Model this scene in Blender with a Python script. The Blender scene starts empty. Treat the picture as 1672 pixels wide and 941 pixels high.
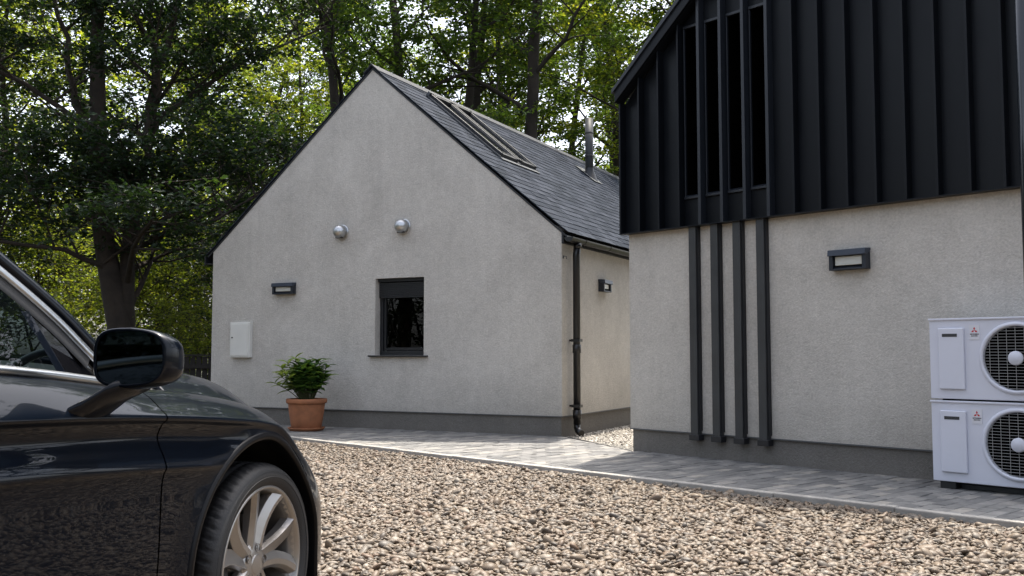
import bpy, math, random
import numpy as np
from mathutils import Vector, Matrix
PI = math.pi
scn = bpy.context.scene
col = scn.collection
rnd = random.Random(7)
nrs = np.random.RandomState(11)

# ------------------------------------------------------------------ materials
def new_mat(name):
    m = bpy.data.materials.new(name); m.use_nodes = True
    nt = m.node_tree; b = nt.nodes['Principled BSDF']
    return m, nt, b

def N(nt, kind, **kw):
    n = nt.nodes.new(kind)
    for k, v in kw.items():
        if k.startswith('_'):
            setattr(n, k[1:], v)
        else:
            key = int(k[1:]) if k[0] == 'i' and k[1:].isdigit() else k.replace('_', ' ')
            n.inputs[key].default_value = v
    return n

def L(nt, a, ao, b, bi): nt.links.new(a.outputs[ao], b.inputs[bi])

def ramp(nt, stops):
    r = nt.nodes.new('ShaderNodeValToRGB')
    el = r.color_ramp.elements
    while len(el) < len(stops): el.new(0.5)
    for e, (p, c) in zip(el, stops):
        e.position = p; e.color = (*c, 1) if len(c) == 3 else c
    return r

def simple(name, c, rough=0.5, metal=0.0, coat=0.0, spec=0.5, bump=0.0, bscale=60, var=0.0, vscale=4):
    m, nt, b = new_mat(name)
    b.inputs['Base Color'].default_value = (*c, 1); b.inputs['Roughness'].default_value = rough
    b.inputs['Metallic'].default_value = metal; b.inputs['Coat Weight'].default_value = coat
    b.inputs['Coat Roughness'].default_value = 0.03
    b.inputs['Specular IOR Level'].default_value = spec
    tc = N(nt, 'ShaderNodeTexCoord')
    if var:
        n = N(nt, 'ShaderNodeTexNoise', Scale=vscale, Detail=6.0, Roughness=0.6); L(nt, tc, 'Object', n, 'Vector')
        lo = tuple(max(0, x*(1-var)) for x in c); hi = tuple(x*(1+var) for x in c)
        r = ramp(nt, [(0.3, lo), (0.7, hi)]); L(nt, n, 'Fac', r, 'Fac'); L(nt, r, 'Color', b, 'Base Color')
        mr = N(nt, 'ShaderNodeMapRange'); mr.inputs['From Min'].default_value = .3; mr.inputs['From Max'].default_value = .7
        mr.inputs['To Min'].default_value = max(0.02, rough-.08); mr.inputs['To Max'].default_value = min(1, rough+.08)
        L(nt, n, 'Fac', mr, 'Value'); L(nt, mr, 'Result', b, 'Roughness')
    if bump:
        n2 = N(nt, 'ShaderNodeTexNoise', Scale=bscale, Detail=4.0); L(nt, tc, 'Object', n2, 'Vector')
        bp = N(nt, 'ShaderNodeBump', Strength=bump, Distance=0.01); L(nt, n2, 'Fac', bp, 'Height'); L(nt, bp, 'Normal', b, 'Normal')
    return m

def render_mat(name, c1, c2):
    """scraped mineral render: fine grain, trowel mottling, soft streaks"""
    m, nt, b = new_mat(name); b.inputs['Roughness'].default_value = 0.92; b.inputs['Specular IOR Level'].default_value = 0.2
    tc = N(nt, 'ShaderNodeTexCoord')
    big = N(nt, 'ShaderNodeTexNoise', Scale=1.3, Detail=5.0, Roughness=0.55, Distortion=0.6); L(nt, tc, 'Object', big, 'Vector')
    mid = N(nt, 'ShaderNodeTexNoise', Scale=11.0, Detail=6.0, Roughness=0.7, Distortion=0.8); L(nt, tc, 'Object', mid, 'Vector')
    mp = N(nt, 'ShaderNodeMapping'); mp.inputs['Scale'].default_value = (9, 9, 0.7); L(nt, tc, 'Object', mp, 'Vector')
    st = N(nt, 'ShaderNodeTexNoise', Scale=1.0, Detail=5.0, Roughness=0.6); L(nt, mp, 'Vector', st, 'Vector')
    fine = N(nt, 'ShaderNodeTexNoise', Scale=48.0, Detail=3.0, Roughness=0.6); L(nt, tc, 'Object', fine, 'Vector')
    def mth(op, a, ao, v=None, bnode=None, bo=None):
        n = N(nt, 'ShaderNodeMath', _operation=op)
        L(nt, a, ao, n, 0)
        if bnode is not None: L(nt, bnode, bo, n, 1)
        else: n.inputs[1].default_value = v
        return n
    s = mth('MULTIPLY', big, 'Fac', 0.26); s2 = mth('MULTIPLY', mid, 'Fac', 0.26); s3 = mth('MULTIPLY', st, 'Fac', 0.10); s4 = mth('MULTIPLY', fine, 'Fac', 0.38)
    a = mth('ADD', s, 0, bnode=s2, bo=0); a = mth('ADD', a, 0, bnode=s3, bo=0); a = mth('ADD', a, 0, bnode=s4, bo=0)
    r = ramp(nt, [(0.38, c1), (0.62, c2)]); L(nt, a, 0, r, 'Fac'); L(nt, r, 'Color', b, 'Base Color')
    sx = N(nt, 'ShaderNodeSeparateXYZ'); L(nt, tc, 'Object', sx, 0)
    hz = N(nt, 'ShaderNodeMapRange'); hz.inputs['From Min'].default_value = 0.75; hz.inputs['From Max'].default_value = 0.25; L(nt, sx, 'Z', hz, 'Value')
    dnz = N(nt, 'ShaderNodeTexNoise', Scale=3.5, Detail=8.0, Roughness=0.7); L(nt, tc, 'Object', dnz, 'Vector')
    dm_ = mth('MULTIPLY', hz, 0, bnode=dnz, bo='Fac'); dm_ = mth('MULTIPLY', dm_, 0, 0.55)
    dx = N(nt, 'ShaderNodeMix', _data_type='RGBA'); L(nt, dm_, 0, dx, 0); L(nt, r, 'Color', dx, 6); dx.inputs[7].default_value = (.16, .145, .12, 1); L(nt, dx, 2, b, 'Base Color')
    gr = N(nt, 'ShaderNodeTexNoise', Scale=110.0, Detail=3.0, Roughness=0.7); L(nt, tc, 'Object', gr, 'Vector')
    tr = N(nt, 'ShaderNodeTexNoise', Scale=22.0, Detail=3.0, Distortion=1.5); L(nt, tc, 'Object', tr, 'Vector')
    b1 = N(nt, 'ShaderNodeBump', Strength=0.9, Distance=0.008); L(nt, gr, 'Fac', b1, 'Height')
    b2 = N(nt, 'ShaderNodeBump', Strength=0.5, Distance=0.014); L(nt, tr, 'Fac', b2, 'Height'); L(nt, b1, 'Normal', b2, 'Normal')
    L(nt, b2, 'Normal', b, 'Normal')
    return m

def island_mat(name, stops, rough=0.8, bump=0.3, bscale=90, spec=0.4, mott=0.5, mscale=30):
    m, nt, b = new_mat(name); b.inputs['Roughness'].default_value = rough; b.inputs['Specular IOR Level'].default_value = spec
    g = N(nt, 'ShaderNodeNewGeometry'); tc = N(nt, 'ShaderNodeTexCoord')
    r = ramp(nt, stops); L(nt, g, 'Random Per Island', r, 'Fac')
    n = N(nt, 'ShaderNodeTexNoise', Scale=mscale, Detail=5.0, Roughness=0.65); L(nt, tc, 'Object', n, 'Vector')
    mr = N(nt, 'ShaderNodeMapRange'); mr.inputs['From Min'].default_value = .25; mr.inputs['From Max'].default_value = .75
    mr.inputs['To Min'].default_value = 1-mott*.5; mr.inputs['To Max'].default_value = 1+mott*.5
    L(nt, n, 'Fac', mr, 'Value')
    mx = N(nt, 'ShaderNodeVectorMath', _operation='SCALE'); L(nt, r, 'Color', mx, 0); L(nt, mr, 'Result', mx, 'Scale'); L(nt, mx, 0, b, 'Base Color')
    bn = N(nt, 'ShaderNodeTexNoise', Scale=bscale, Detail=4.0); L(nt, tc, 'Object', bn, 'Vector')
    bp = N(nt, 'ShaderNodeBump', Strength=bump, Distance=0.004); L(nt, bn, 'Fac', bp, 'Height'); L(nt, bp, 'Normal', b, 'Normal')
    return m

def leaf_mat(name, lo, hi, trans, tw=0.5, gloss=0.35):
    m, nt, b = new_mat(name); b.inputs['Roughness'].default_value = 0.55; b.inputs['Specular IOR Level'].default_value = gloss
    g = N(nt, 'ShaderNodeNewGeometry')
    r = ramp(nt, [(0, lo), (0.6, tuple((x+y)/2 for x, y in zip(lo, hi))), (1, hi)]); L(nt, g, 'Random Per Island', r, 'Fac'); L(nt, r, 'Color', b, 'Base Color')
    t = N(nt, 'ShaderNodeBsdfTranslucent')
    r2 = ramp(nt, [(0, tuple(x*.45 for x in trans)), (0.7, trans), (1, (trans[0]*1.5, trans[1]*1.15, trans[2]))]); L(nt, g, 'Random Per Island', r2, 'Fac'); L(nt, r2, 'Color', t, 'Color')
    mx = N(nt, 'ShaderNodeMixShader'); mx.inputs[0].default_value = tw
    L(nt, b, 0, mx, 1); L(nt, t, 0, mx, 2); L(nt, mx, 0, nt.nodes['Material Output'], 'Surface')
    return m

def glass_mat(name, tint=(1, 1, 1), rough=0.0, ior=1.5, boost=0.0):
    """architectural sheet glass: fresnel mirror over tinted transparency"""
    m, nt, b = new_mat(name); nt.nodes.remove(b)
    fr = N(nt, 'ShaderNodeFresnel', IOR=ior)
    gm = N(nt, 'ShaderNodeNewGeometry'); mi = N(nt, 'ShaderNodeMix', _data_type='FLOAT'); L(nt, gm, 'Backfacing', mi, 0); mi.inputs[2].default_value = ior; mi.inputs[3].default_value = 1/ior; L(nt, mi, 0, fr, 'IOR')
    tr = N(nt, 'ShaderNodeBsdfTransparent', Color=(*tint, 1)); gl = N(nt, 'ShaderNodeBsdfGlossy', Roughness=rough)
    mx = N(nt, 'ShaderNodeMixShader')
    ad = N(nt, 'ShaderNodeMath', _operation='ADD'); ad.use_clamp = True; L(nt, fr, 0, ad, 0); ad.inputs[1].default_value = boost
    L(nt, ad, 0, mx, 0); L(nt, tr, 0, mx, 1); L(nt, gl, 0, mx, 2); L(nt, mx, 0, nt.nodes['Material Output'], 'Surface')
    return m

M = {}
M['wall'] = render_mat('grey render', (0.40, 0.382, 0.352), (0.62, 0.595, 0.55))
M['wall2'] = render_mat('grey render darker', (0.40, 0.38, 0.345), (0.60, 0.57, 0.52))
M['plinth'] = render_mat('plinth render', (0.12, 0.115, 0.108), (0.20, 0.19, 0.178))
M['slate'] = island_mat('slate', [(0, (0.012, 0.017, 0.026)), (0.5, (0.022, 0.028, 0.040)), (1, (0.036, 0.043, 0.058))], rough=0.75, bump=0.5, bscale=40, spec=0.06, mott=0.6, mscale=9)
M['black_metal'] = simple('black coated metal', (0.008, 0.009, 0.012), 0.45, var=0.25, vscale=3, bump=0.04, bscale=30)
M['clad'] = simple('anthracite cladding', (0.003, 0.0042, 0.0065), 0.42, spec=0.22, var=0.2, vscale=2.0, bump=0.05, bscale=6)
M['clad_edge'] = simple('anthracite folded edge', (0.011, 0.014, 0.020), 0.4, spec=0.5)
M['post'] = simple('charcoal steel post', (0.028, 0.03, 0.031), 0.5, var=0.2, vscale=5)
M['pvc'] = simple('black plastic pipe', (0.006, 0.006, 0.007), 0.28)
M['pipe'] = simple('glossy dark pipe', (0.012, 0.015, 0.02), 0.16, spec=0.6)
M['frame'] = simple('window frame', (0.010, 0.0115, 0.014), 0.42)
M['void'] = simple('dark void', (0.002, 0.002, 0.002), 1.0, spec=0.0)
M['glass'] = glass_mat('window glass', (0.75, 0.8, 0.78))
M['steel'] = simple('brushed steel', (0.5, 0.51, 0.52), 0.36, 1.0, var=0.12, vscale=30)
M['lead'] = simple('lead flashing', (0.09, 0.095, 0.10), 0.5, 0.3)
M['flue'] = simple('flue metal', (0.03, 0.033, 0.036), 0.5, 0.1, var=0.3, vscale=8)
M['lamp_body'] = simple('lamp body', (0.012, 0.016, 0.024), 0.4, spec=0.5)
M['lens'] = simple('lamp lens', (0.55, 0.56, 0.52), 0.18, coat=0.5, bump=0.4, bscale=120)
M['white'] = simple('white plastic box', (0.68, 0.68, 0.64), 0.45, var=0.04)
M['hp_white'] = simple('white painted casing', (0.6, 0.62, 0.70), 0.38, var=0.03, vscale=3)
M['hp_dark'] = simple('black void plastic', (0.003, 0.003, 0.0035), 0.8, spec=0.03)
M['hp_grey'] = simple('dark grey recess', (0.03, 0.032, 0.035), 0.5)
M['wire'] = simple('grille wire', (0.36, 0.36, 0.36), 0.5)
M['red'] = simple('logo red', (0.45, 0.008, 0.015), 0.4)
M['ink'] = simple('logo ink', (0.01, 0.01, 0.012), 0.5)
M['badge'] = simple('badge plate', (0.62, 0.63, 0.68), 0.3)
M['rubber'] = simple('rubber', (0.012, 0.012, 0.012), 0.75, bump=0.2, bscale=90)
M['terracotta'] = simple('terracotta', (0.29, 0.115, 0.052), 0.8, var=0.22, vscale=9, bump=0.25, bscale=50)
M['soil'] = simple('soil', (0.03, 0.02, 0.012), 0.95, bump=1.0, bscale=40, var=0.4)
M['wood'] = simple('bark', (0.035, 0.027, 0.021), 0.95, bump=1.0, bscale=14, var=0.45, vscale=5)
M['stem'] = simple('green stem', (0.05, 0.06, 0.02), 0.7)
M['fence'] = simple('dark stained timber', (0.022, 0.018, 0.015), 0.8, var=0.4, vscale=7)
M['kerb'] = simple('concrete edging', (0.30, 0.285, 0.26), 0.85, var=0.22, vscale=5, bump=0.4, bscale=70)
M['paver'] = island_mat('clay grey paver', [(0, (0.105, 0.105, 0.104)), (0.5, (0.155, 0.153, 0.148)), (0.85, (0.20, 0.195, 0.185)), (1, (0.25, 0.235, 0.21))], rough=0.78, bump=0.6, bscale=60, mott=0.5, mscale=14)
M['joint'] = simple('jointing sand', (0.10, 0.095, 0.085), 0.95, bump=0.6, bscale=150, var=0.3, vscale=30)
M['pebble'] = island_mat('river pebbles', [(0, (0.057, 0.045, 0.034)), (0.12, (0.099, 0.073, 0.050)), (0.3, (0.134, 0.099, 0.066)), (0.45, (0.099, 0.083, 0.065)), (0.58, (0.165, 0.126, 0.087)), (0.72, (0.128, 0.101, 0.075)), (0.82, (0.108, 0.069, 0.043)), (0.88, (0.188, 0.155, 0.119)), (0.96, (0.078, 0.067, 0.056)), (1, (0.219, 0.188, 0.149))], rough=0.55, bump=0.2, bscale=120, mott=0.35, mscale=45)
M['chip'] = island_mat('fine gravel', [(0, (0.18, 0.165, 0.145)), (0.4, (0.34, 0.31, 0.27)), (0.8, (0.45, 0.42, 0.37)), (1, (0.56, 0.53, 0.48))], rough=0.8, bump=0.3)
M['leafA'] = leaf_mat('deep green leaves', (0.012, 0.03, 0.010), (0.035, 0.075, 0.018), (0.16, 0.27, 0.022), 0.46)
M['leafB'] = leaf_mat('yellow green leaves', (0.025, 0.045, 0.010), (0.07, 0.10, 0.02), (0.31, 0.40, 0.03), 0.58)
M['leafC'] = leaf_mat('dark glossy leaves', (0.007, 0.018, 0.010), (0.019, 0.040, 0.017), (0.05, 0.105, 0.012), 0.30)
M['leafP'] = leaf_mat('pot plant leaves', (0.02, 0.06, 0.014), (0.06, 0.15, 0.03), (0.16, 0.28, 0.03), 0.35, 0.6)
M['leafPy'] = leaf_mat('young pot plant leaves', (0.10, 0.16, 0.03), (0.2, 0.27, 0.06), (0.3, 0.4, 0.05), 0.4, 0.6)
# car
m, nt, b = new_mat('black car paint')
b.inputs['Base Color'].default_value = (0.0018, 0.0034, 0.0070, 1); b.inputs['Roughness'].default_value = 0.28; b.inputs['Metallic'].default_value = 0.0; b.inputs['Specular IOR Level'].default_value = 0.05
b.inputs['Coat Weight'].default_value = 0.62; b.inputs['Coat Roughness'].default_value = 0.012; b.inputs['Coat IOR'].default_value = 1.36
M['paint'] = m
M['gloss_black'] = simple('gloss black trim', (0.004, 0.004, 0.005), 0.12, coat=0.6)
M['satin_black'] = simple('satin black plastic', (0.010, 0.010, 0.011), 0.5, bump=0.05, bscale=200)
M['trim_black'] = simple('arch trim', (0.004, 0.004, 0.005), 0.3, spec=0.15)
M['chrome'] = simple('satin chrome trim', (0.42, 0.44, 0.46), 0.28, 1.0)
M['alloy'] = simple('alloy wheel', (0.33, 0.31, 0.29), 0.30, 0.75, coat=0.3)
M['disc'] = simple('brake disc', (0.22, 0.21, 0.2), 0.4, 0.9)
M['tyre'] = simple('tyre rubber', (0.010, 0.010, 0.011), 0.6, bump=0.1, bscale=150)
M['carglass'] = glass_mat('tinted car glass', (0.34, 0.40, 0.41), 0.0, 1.45, 0.0)
m, nt, b = new_mat('mirror glass'); b.inputs['Base Color'].default_value = (0.05, 0.062, 0.066, 1); b.inputs['Metallic'].default_value = 1; b.inputs['Roughness'].default_value = 0.02
M['mirror'] = m
M['seat'] = simple('dark leather', (0.012, 0.012, 0.013), 0.45)
M['wheel_rim'] = simple('steering wheel leather', (0.08, 0.08, 0.085), 0.25, coat=0.4)
M['lightglass'] = simple('headlamp lens', (0.35, 0.37, 0.4), 0.08, 0.3, coat=1)
M['taillight'] = simple('tail lamp lens', (0.2, 0.005, 0.005), 0.1, coat=1)

# ground sheet: pebbly soil, going to woodland floor away from the drive
m, nt, b = new_mat('ground'); b.inputs['Roughness'].default_value = 0.95
tc = N(nt, 'ShaderNodeTexCoord'); vo = N(nt, 'ShaderNodeTexVoronoi', Scale=26.0); L(nt, tc, 'Object', vo, 'Vector')
r1 = ramp(nt, [(0, (0.07, 0.055, 0.04)), (0.35, (0.17, 0.135, 0.10)), (0.6, (0.12, 0.105, 0.08)), (0.85, (0.22, 0.185, 0.145)), (1, (0.11, 0.07, 0.045))])
sp = N(nt, 'ShaderNodeSeparateColor'); L(nt, vo, 'Color', sp, 0); L(nt, sp, 0, r1, 'Fac')
nz = N(nt, 'ShaderNodeTexNoise', Scale=2.5, Detail=8.0); L(nt, tc, 'Object', nz, 'Vector')
r2 = ramp(nt, [(0.35, (0.02, 0.016, 0.009)), (0.55, (0.035, 0.04, 0.014)), (0.7, (0.05, 0.038, 0.02))]); L(nt, nz, 'Fac', r2, 'Fac')
sx = N(nt, 'ShaderNodeSeparateXYZ'); L(nt, tc, 'Object', sx, 0)
dn = N(nt, 'ShaderNodeVectorMath', _operation='LENGTH'); L(nt, tc, 'Object', dn, 0)
rr = N(nt, 'ShaderNodeMapRange'); rr.inputs['From Min'].default_value = 13.5; rr.inputs['From Max'].default_value = 15; L(nt, dn, 'Value', rr, 'Value')
mx = N(nt, 'ShaderNodeMix', _data_type='RGBA'); L(nt, rr, 'Result', mx, 0); L(nt, r1, 'Color', mx, 6); L(nt, r2, 'Color', mx, 7); L(nt, mx, 2, b, 'Base Color')
bp = N(nt, 'ShaderNodeBump', Strength=0.8, Distance=0.02); L(nt, vo, 'Distance', bp, 'Height'); bp.invert = True; L(nt, bp, 'Normal', b, 'Normal')
M['ground'] = m

# ------------------------------------------------------------------ mesh builder
class MB:
    def __init__(s): s.v = []; s.f = []; s.sm = []
    def add(s, vs, fs, smooth=False):
        o = len(s.v); s.v += [tuple(map(float, p)) for p in vs]; s.f += [tuple(i+o for i in f) for f in fs]; s.sm += [smooth]*len(fs); return s
    def box(s, x0, x1, y0, y1, z0, z1):
        v = [(x0,y0,z0),(x1,y0,z0),(x1,y1,z0),(x0,y1,z0),(x0,y0,z1),(x1,y0,z1),(x1,y1,z1),(x0,y1,z1)]
        return s.add(v, [(0,3,2,1),(4,5,6,7),(0,1,5,4),(1,2,6,5),(2,3,7,6),(3,0,4,7)])
    def prism(s, poly, axis, a, b):
        """poly: 2-D points; axis the extruded axis ('y': poly=(x,z); 'x': (y,z); 'z': (x,y))"""
        def P(p, t):
            return {'y': (p[0], t, p[1]), 'x': (t, p[0], p[1]), 'z': (p[0], p[1], t)}[axis]
        n = len(poly); v = [P(p, a) for p in poly]+[P(p, b) for p in poly]
        f = [tuple(range(n)), tuple(range(2*n-1, n-1, -1))]+[(i, (i+1) % n+0, (i+1) % n+n, i+n) for i in range(n)]
        return s.add(v, f)
    def tube(s, pts, rad, n=8, smooth=True, caps=True):
        pts = [Vector(p) for p in pts]; k = len(pts)
        if not hasattr(rad, '__len__'): rad = [rad]*k
        v = []; up = None
        for i, p in enumerate(pts):
            d = (pts[min(i+1, k-1)]-pts[max(i-1, 0)]).normalized()
            if up is None:
                up = Vector((0, 0, 1)) if abs(d.z) < .9 else Vector((1, 0, 0))
            a = d.cross(up)
            if a.length < 1e-4: a = d.cross(Vector((0.3, 1, 0.2)))
            a.normalize(); bb = d.cross(a).normalized(); up = a.cross(d)
            for j in range(n):
                t = 2*PI*j/n; v.append(p+(a*math.cos(t)+bb*math.sin(t))*rad[i])
        f = []
        for i in range(k-1):
            for j in range(n):
                f.append((i*n+j, i*n+(j+1) % n, (i+1)*n+(j+1) % n, (i+1)*n+j))
        o = len(s.v); s.add(v, f, smooth)
        if caps: s.f += [tuple(o+j for j in range(n-1, -1, -1)), tuple(o+(k-1)*n+j for j in range(n))]; s.sm += [False, False]
        return s
    def lathe(s, prof, n=32, mat=None, smooth=True, close=False):
        """prof [(r,z)] about z; mat transforms"""
        v = []; k = len(prof)
        for r, z in prof:
            for j in range(n):
                t = 2*PI*j/n; v.append(Vector((r*math.cos(t), r*math.sin(t), z)))
        if mat is not None: v = [mat @ p for p in v]
        f = []
        for i in range(k-1 if not close else k):
            for j in range(n):
                f.append((i*n+j, i*n+(j+1) % n, ((i+1) % k)*n+(j+1) % n, ((i+1) % k)*n+j))
        return s.add(v, f, smooth)
    def xf(s, mat):
        s.v = [tuple(mat @ Vector(p)) for p in s.v]; return s
    def build(s, name, mat, parent=None, bevel=0, seg=2, recalc=True):
        me = bpy.data.meshes.new(name); me.from_pydata(s.v, [], s.f); me.update()
        me.polygons.foreach_set('use_smooth', s.sm)
        if recalc:
            import bmesh
            bm = bmesh.new(); bm.from_mesh(me); bmesh.ops.recalc_face_normals(bm, faces=bm.faces); bm.to_mesh(me); bm.free()
        o = bpy.data.objects.new(name, me); col.objects.link(o)
        for mm in (mat if isinstance(mat, (list, tuple)) else [mat]): me.materials.append(mm)
        if parent is not None: o.parent = parent
        if bevel:
            bv = o.modifiers.new('bevel', 'BEVEL'); bv.width = bevel; bv.segments = seg; bv.limit_method = 'ANGLE'; bv.angle_limit = math.radians(40)
        return o

def tag(o, label=None, cat=None, group=None, kind=None):
    if label: o['label'] = label
    if cat: o['category'] = cat
    if group: o['group'] = group
    if kind: o['kind'] = kind
    return o
def empty(name, loc, rz=0, **kw):
    o = bpy.data.objects.new(name, None); col.objects.link(o); o.location = loc; o.rotation_euler = (0, 0, rz)
    o.empty_display_size = .2
    return tag(o, **kw)
def copy_tree(o, parent=None):
    c = o.copy(); col.objects.link(c)
    if parent is not None: c.parent = parent
    for ch in list(o.children):
        copy_tree(ch, c)
    return c

# ------------------------------------------------------------------ camera and light
H = 1.07; F = 1610.0; PITCH = math.atan(107.5/F)
cam = bpy.data.cameras.new('camera'); co = bpy.data.objects.new('camera', cam); col.objects.link(co); scn.camera = co
cam.sensor_width = 36; cam.lens = 36*F/1672; cam.clip_start = .05; cam.clip_end = 900
co.location = (0, 0, H); co.rotation_euler = (PI/2+PITCH, 0, 0)
EL = math.radians(69); AZ = math.radians(23)   # azimuth from +Y towards +X
sd = Vector((math.sin(AZ)*math.cos(EL), math.cos(AZ)*math.cos(EL), math.sin(EL)))
sl = bpy.data.lights.new('sun', 'SUN'); sl.energy = 2.5; sl.angle = math.radians(0.6); sl.color = (1.0, 0.92, 0.80)
so = bpy.data.objects.new('sun', sl); col.objects.link(so); so.rotation_euler = (-sd).to_track_quat('-Z', 'Y').to_euler(); so.location = sd*30
w = bpy.data.worlds.new('World'); scn.world = w; w.use_nodes = True
nt = w.node_tree; bg = nt.nodes['Background']; sk = nt.nodes.new('ShaderNodeTexSky'); sk.sky_type = 'NISHITA'; sk.sun_disc = False
sk.sun_elevation = EL; sk.sun_rotation = AZ; sk.dust_density = 4.0; sk.air_density = 0.8; sk.ozone_density = 1.0
hs = nt.nodes.new('ShaderNodeHueSaturation'); hs.inputs['Saturation'].default_value = 0.5; nt.links.new(sk.outputs[0], hs.inputs['Color']); nt.links.new(hs.outputs[0], bg.inputs[0]); bg.inputs[1].default_value = 0.15
scn.view_settings.view_transform = 'Standard'; scn.view_settings.look = 'None'; scn.view_settings.exposure = 1.72; scn.view_settings.gamma = 1
scn.view_settings.use_curve_mapping = False
scn.render.engine = 'CYCLES'; scn.cycles.use_denoising = True; scn.cycles.max_bounces = 8; scn.cycles.transparent_max_bounces = 12
scn.cycles.caustics_reflective = False; scn.cycles.caustics_refractive = False; scn.cycles.sample_clamp_indirect = 6

# ------------------------------------------------------------------ ground
g = MB(); g.add([(-400, -400, 0), (400, -400, 0), (400, 400, 0), (-400, 400, 0)], [(0, 1, 2, 3)])
tag(g.build('ground', M['ground']), kind='structure')

A = np.array([0.634, 12.556]); A1 = math.atan2(-804, 1610)
B = np.array([1.276, 10.683]); B1 = math.atan2(-1610, 1436)
DA = np.array([math.cos(A1), math.sin(A1)]); YA = np.array([-DA[1], DA[0]])
DB = np.array([math.cos(B1), math.sin(B1)]); YB = np.array([-DB[1], DB[0]])
K0 = np.array([-2.49, 11.94]); KD = np.array([0.6865, -0.7271]); KN = np.array([-KD[1], KD[0]])   # KN towards the buildings
ZP = 0.03
# kerb edging: 0.9 m lengths
kb = MB()
for i in range(-6, 13):
    a = K0+KD*(i*0.915); b_ = a+KD*0.908
    q = [a, b_, b_+KN*.07, a+KN*.07]; dz = rnd.uniform(-.003, .003)
    kb.prism([tuple(p) for p in q], 'z', -.1, .056+dz)
tag(kb.build('kerb', M['kerb'], bevel=.008), kind='structure')
# jointing bed under the pavers
q = [K0+KD*-5.4+KN*.07, K0+KD*11.8+KN*.07, K0+KD*11.8+KN*3.4, B+DB*.2+YB*.3, A+DA*-.1+YA*.02+np.array([0, .1]), A+DA*-.2+YA*.2, A+DA*-6.2+YA*.2]
tag(MB().add([(*p, ZP-.008) for p in q], [tuple(range(len(q)))]).build('paving_bed', M['joint']), kind='structure')

def clip(poly, n, c):
    out = []
    for i in range(len(poly)):
        p, q_ = poly[i], poly[(i+1) % len(poly)]; dp = np.dot(p, n)-c; dq = np.dot(q_, n)-c
        if dp <= 0: out.append(p)
        if (dp < 0) != (dq < 0): out.append(p+(q_-p)*(dp/(dp-dq)))
    return out
pv = MB(); bw, bl, gp = .105, .21, .006
ABd = (B-A)/np.linalg.norm(B-A); ABn = np.array([-ABd[1], ABd[0]])  # pointing to behind
if np.dot(ABn, np.array([1, 1])) < 0: ABn = -ABn
for i in range(int(-5.3/bw), int(11.7/bw)):
    for j in range(0, 19):
        t0 = i*bw; s0 = .078+(j-(.5 if i % 2 else 0))*bl
        s1 = s0+bl-gp; s0 = max(s0, .075)
        if s1-s0 < .03: continue
        poly = [K0+KD*t0+KN*s0, K0+KD*(t0+bw-gp)+KN*s0, K0+KD*(t0+bw-gp)+KN*s1, K0+KD*t0+KN*s1]
        c = sum(poly)/4; rb = c-B; ra = c-A
        if np.dot(rb, DB) > 0 and np.dot(rb, YB) > .12: continue
        if np.dot(ra, DA) < 0 and np.dot(ra, YA) > .12: continue
        if np.dot(ra, DA) >= -.05 and np.dot(rb, DB) <= .05:
            poly = clip(poly, ABn, np.dot(ABn, A))
            if len(poly) < 3: continue
        z = ZP+rnd.uniform(-.003, .003); tx, ty = rnd.uniform(-.012, .012), rnd.uniform(-.012, .012); c = sum(poly)/len(poly)
        top = [(*(c+(p-c)*.95), z+np.dot(p-c, (tx, ty))) for p in poly]; mid = [(*p, z-.004+np.dot(p-c, (tx, ty))) for p in poly]; bot = [(*p, z-.03) for p in poly]
        n = len(poly)
        pv.add(top+mid+bot, [tuple(range(n))]+[(k+n, (k+1) % n+n, (k+1) % n, k) for k in range(n)]+[(k+2*n, (k+1) % n+2*n, (k+1) % n+n, k+n) for k in range(n)])
tag(pv.build('paving', M['paver'], recalc=False), kind='structure')
# steel edging closing the paving between the two buildings
e = MB(); p0, p1 = A+ABn*.006+ABd*.0, B+ABn*.006; nn = ABn*.006
e.prism([tuple(p0-nn+DA*.03), tuple(p1-nn), tuple(p1+nn), tuple(p0+nn+DA*.03)], 'z', -.05, .034)
tag(e.build('edging_strip', M['black_metal']), label='thin dark metal edging between paving and gravel strip, joining the two building corners', cat='edging')

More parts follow.
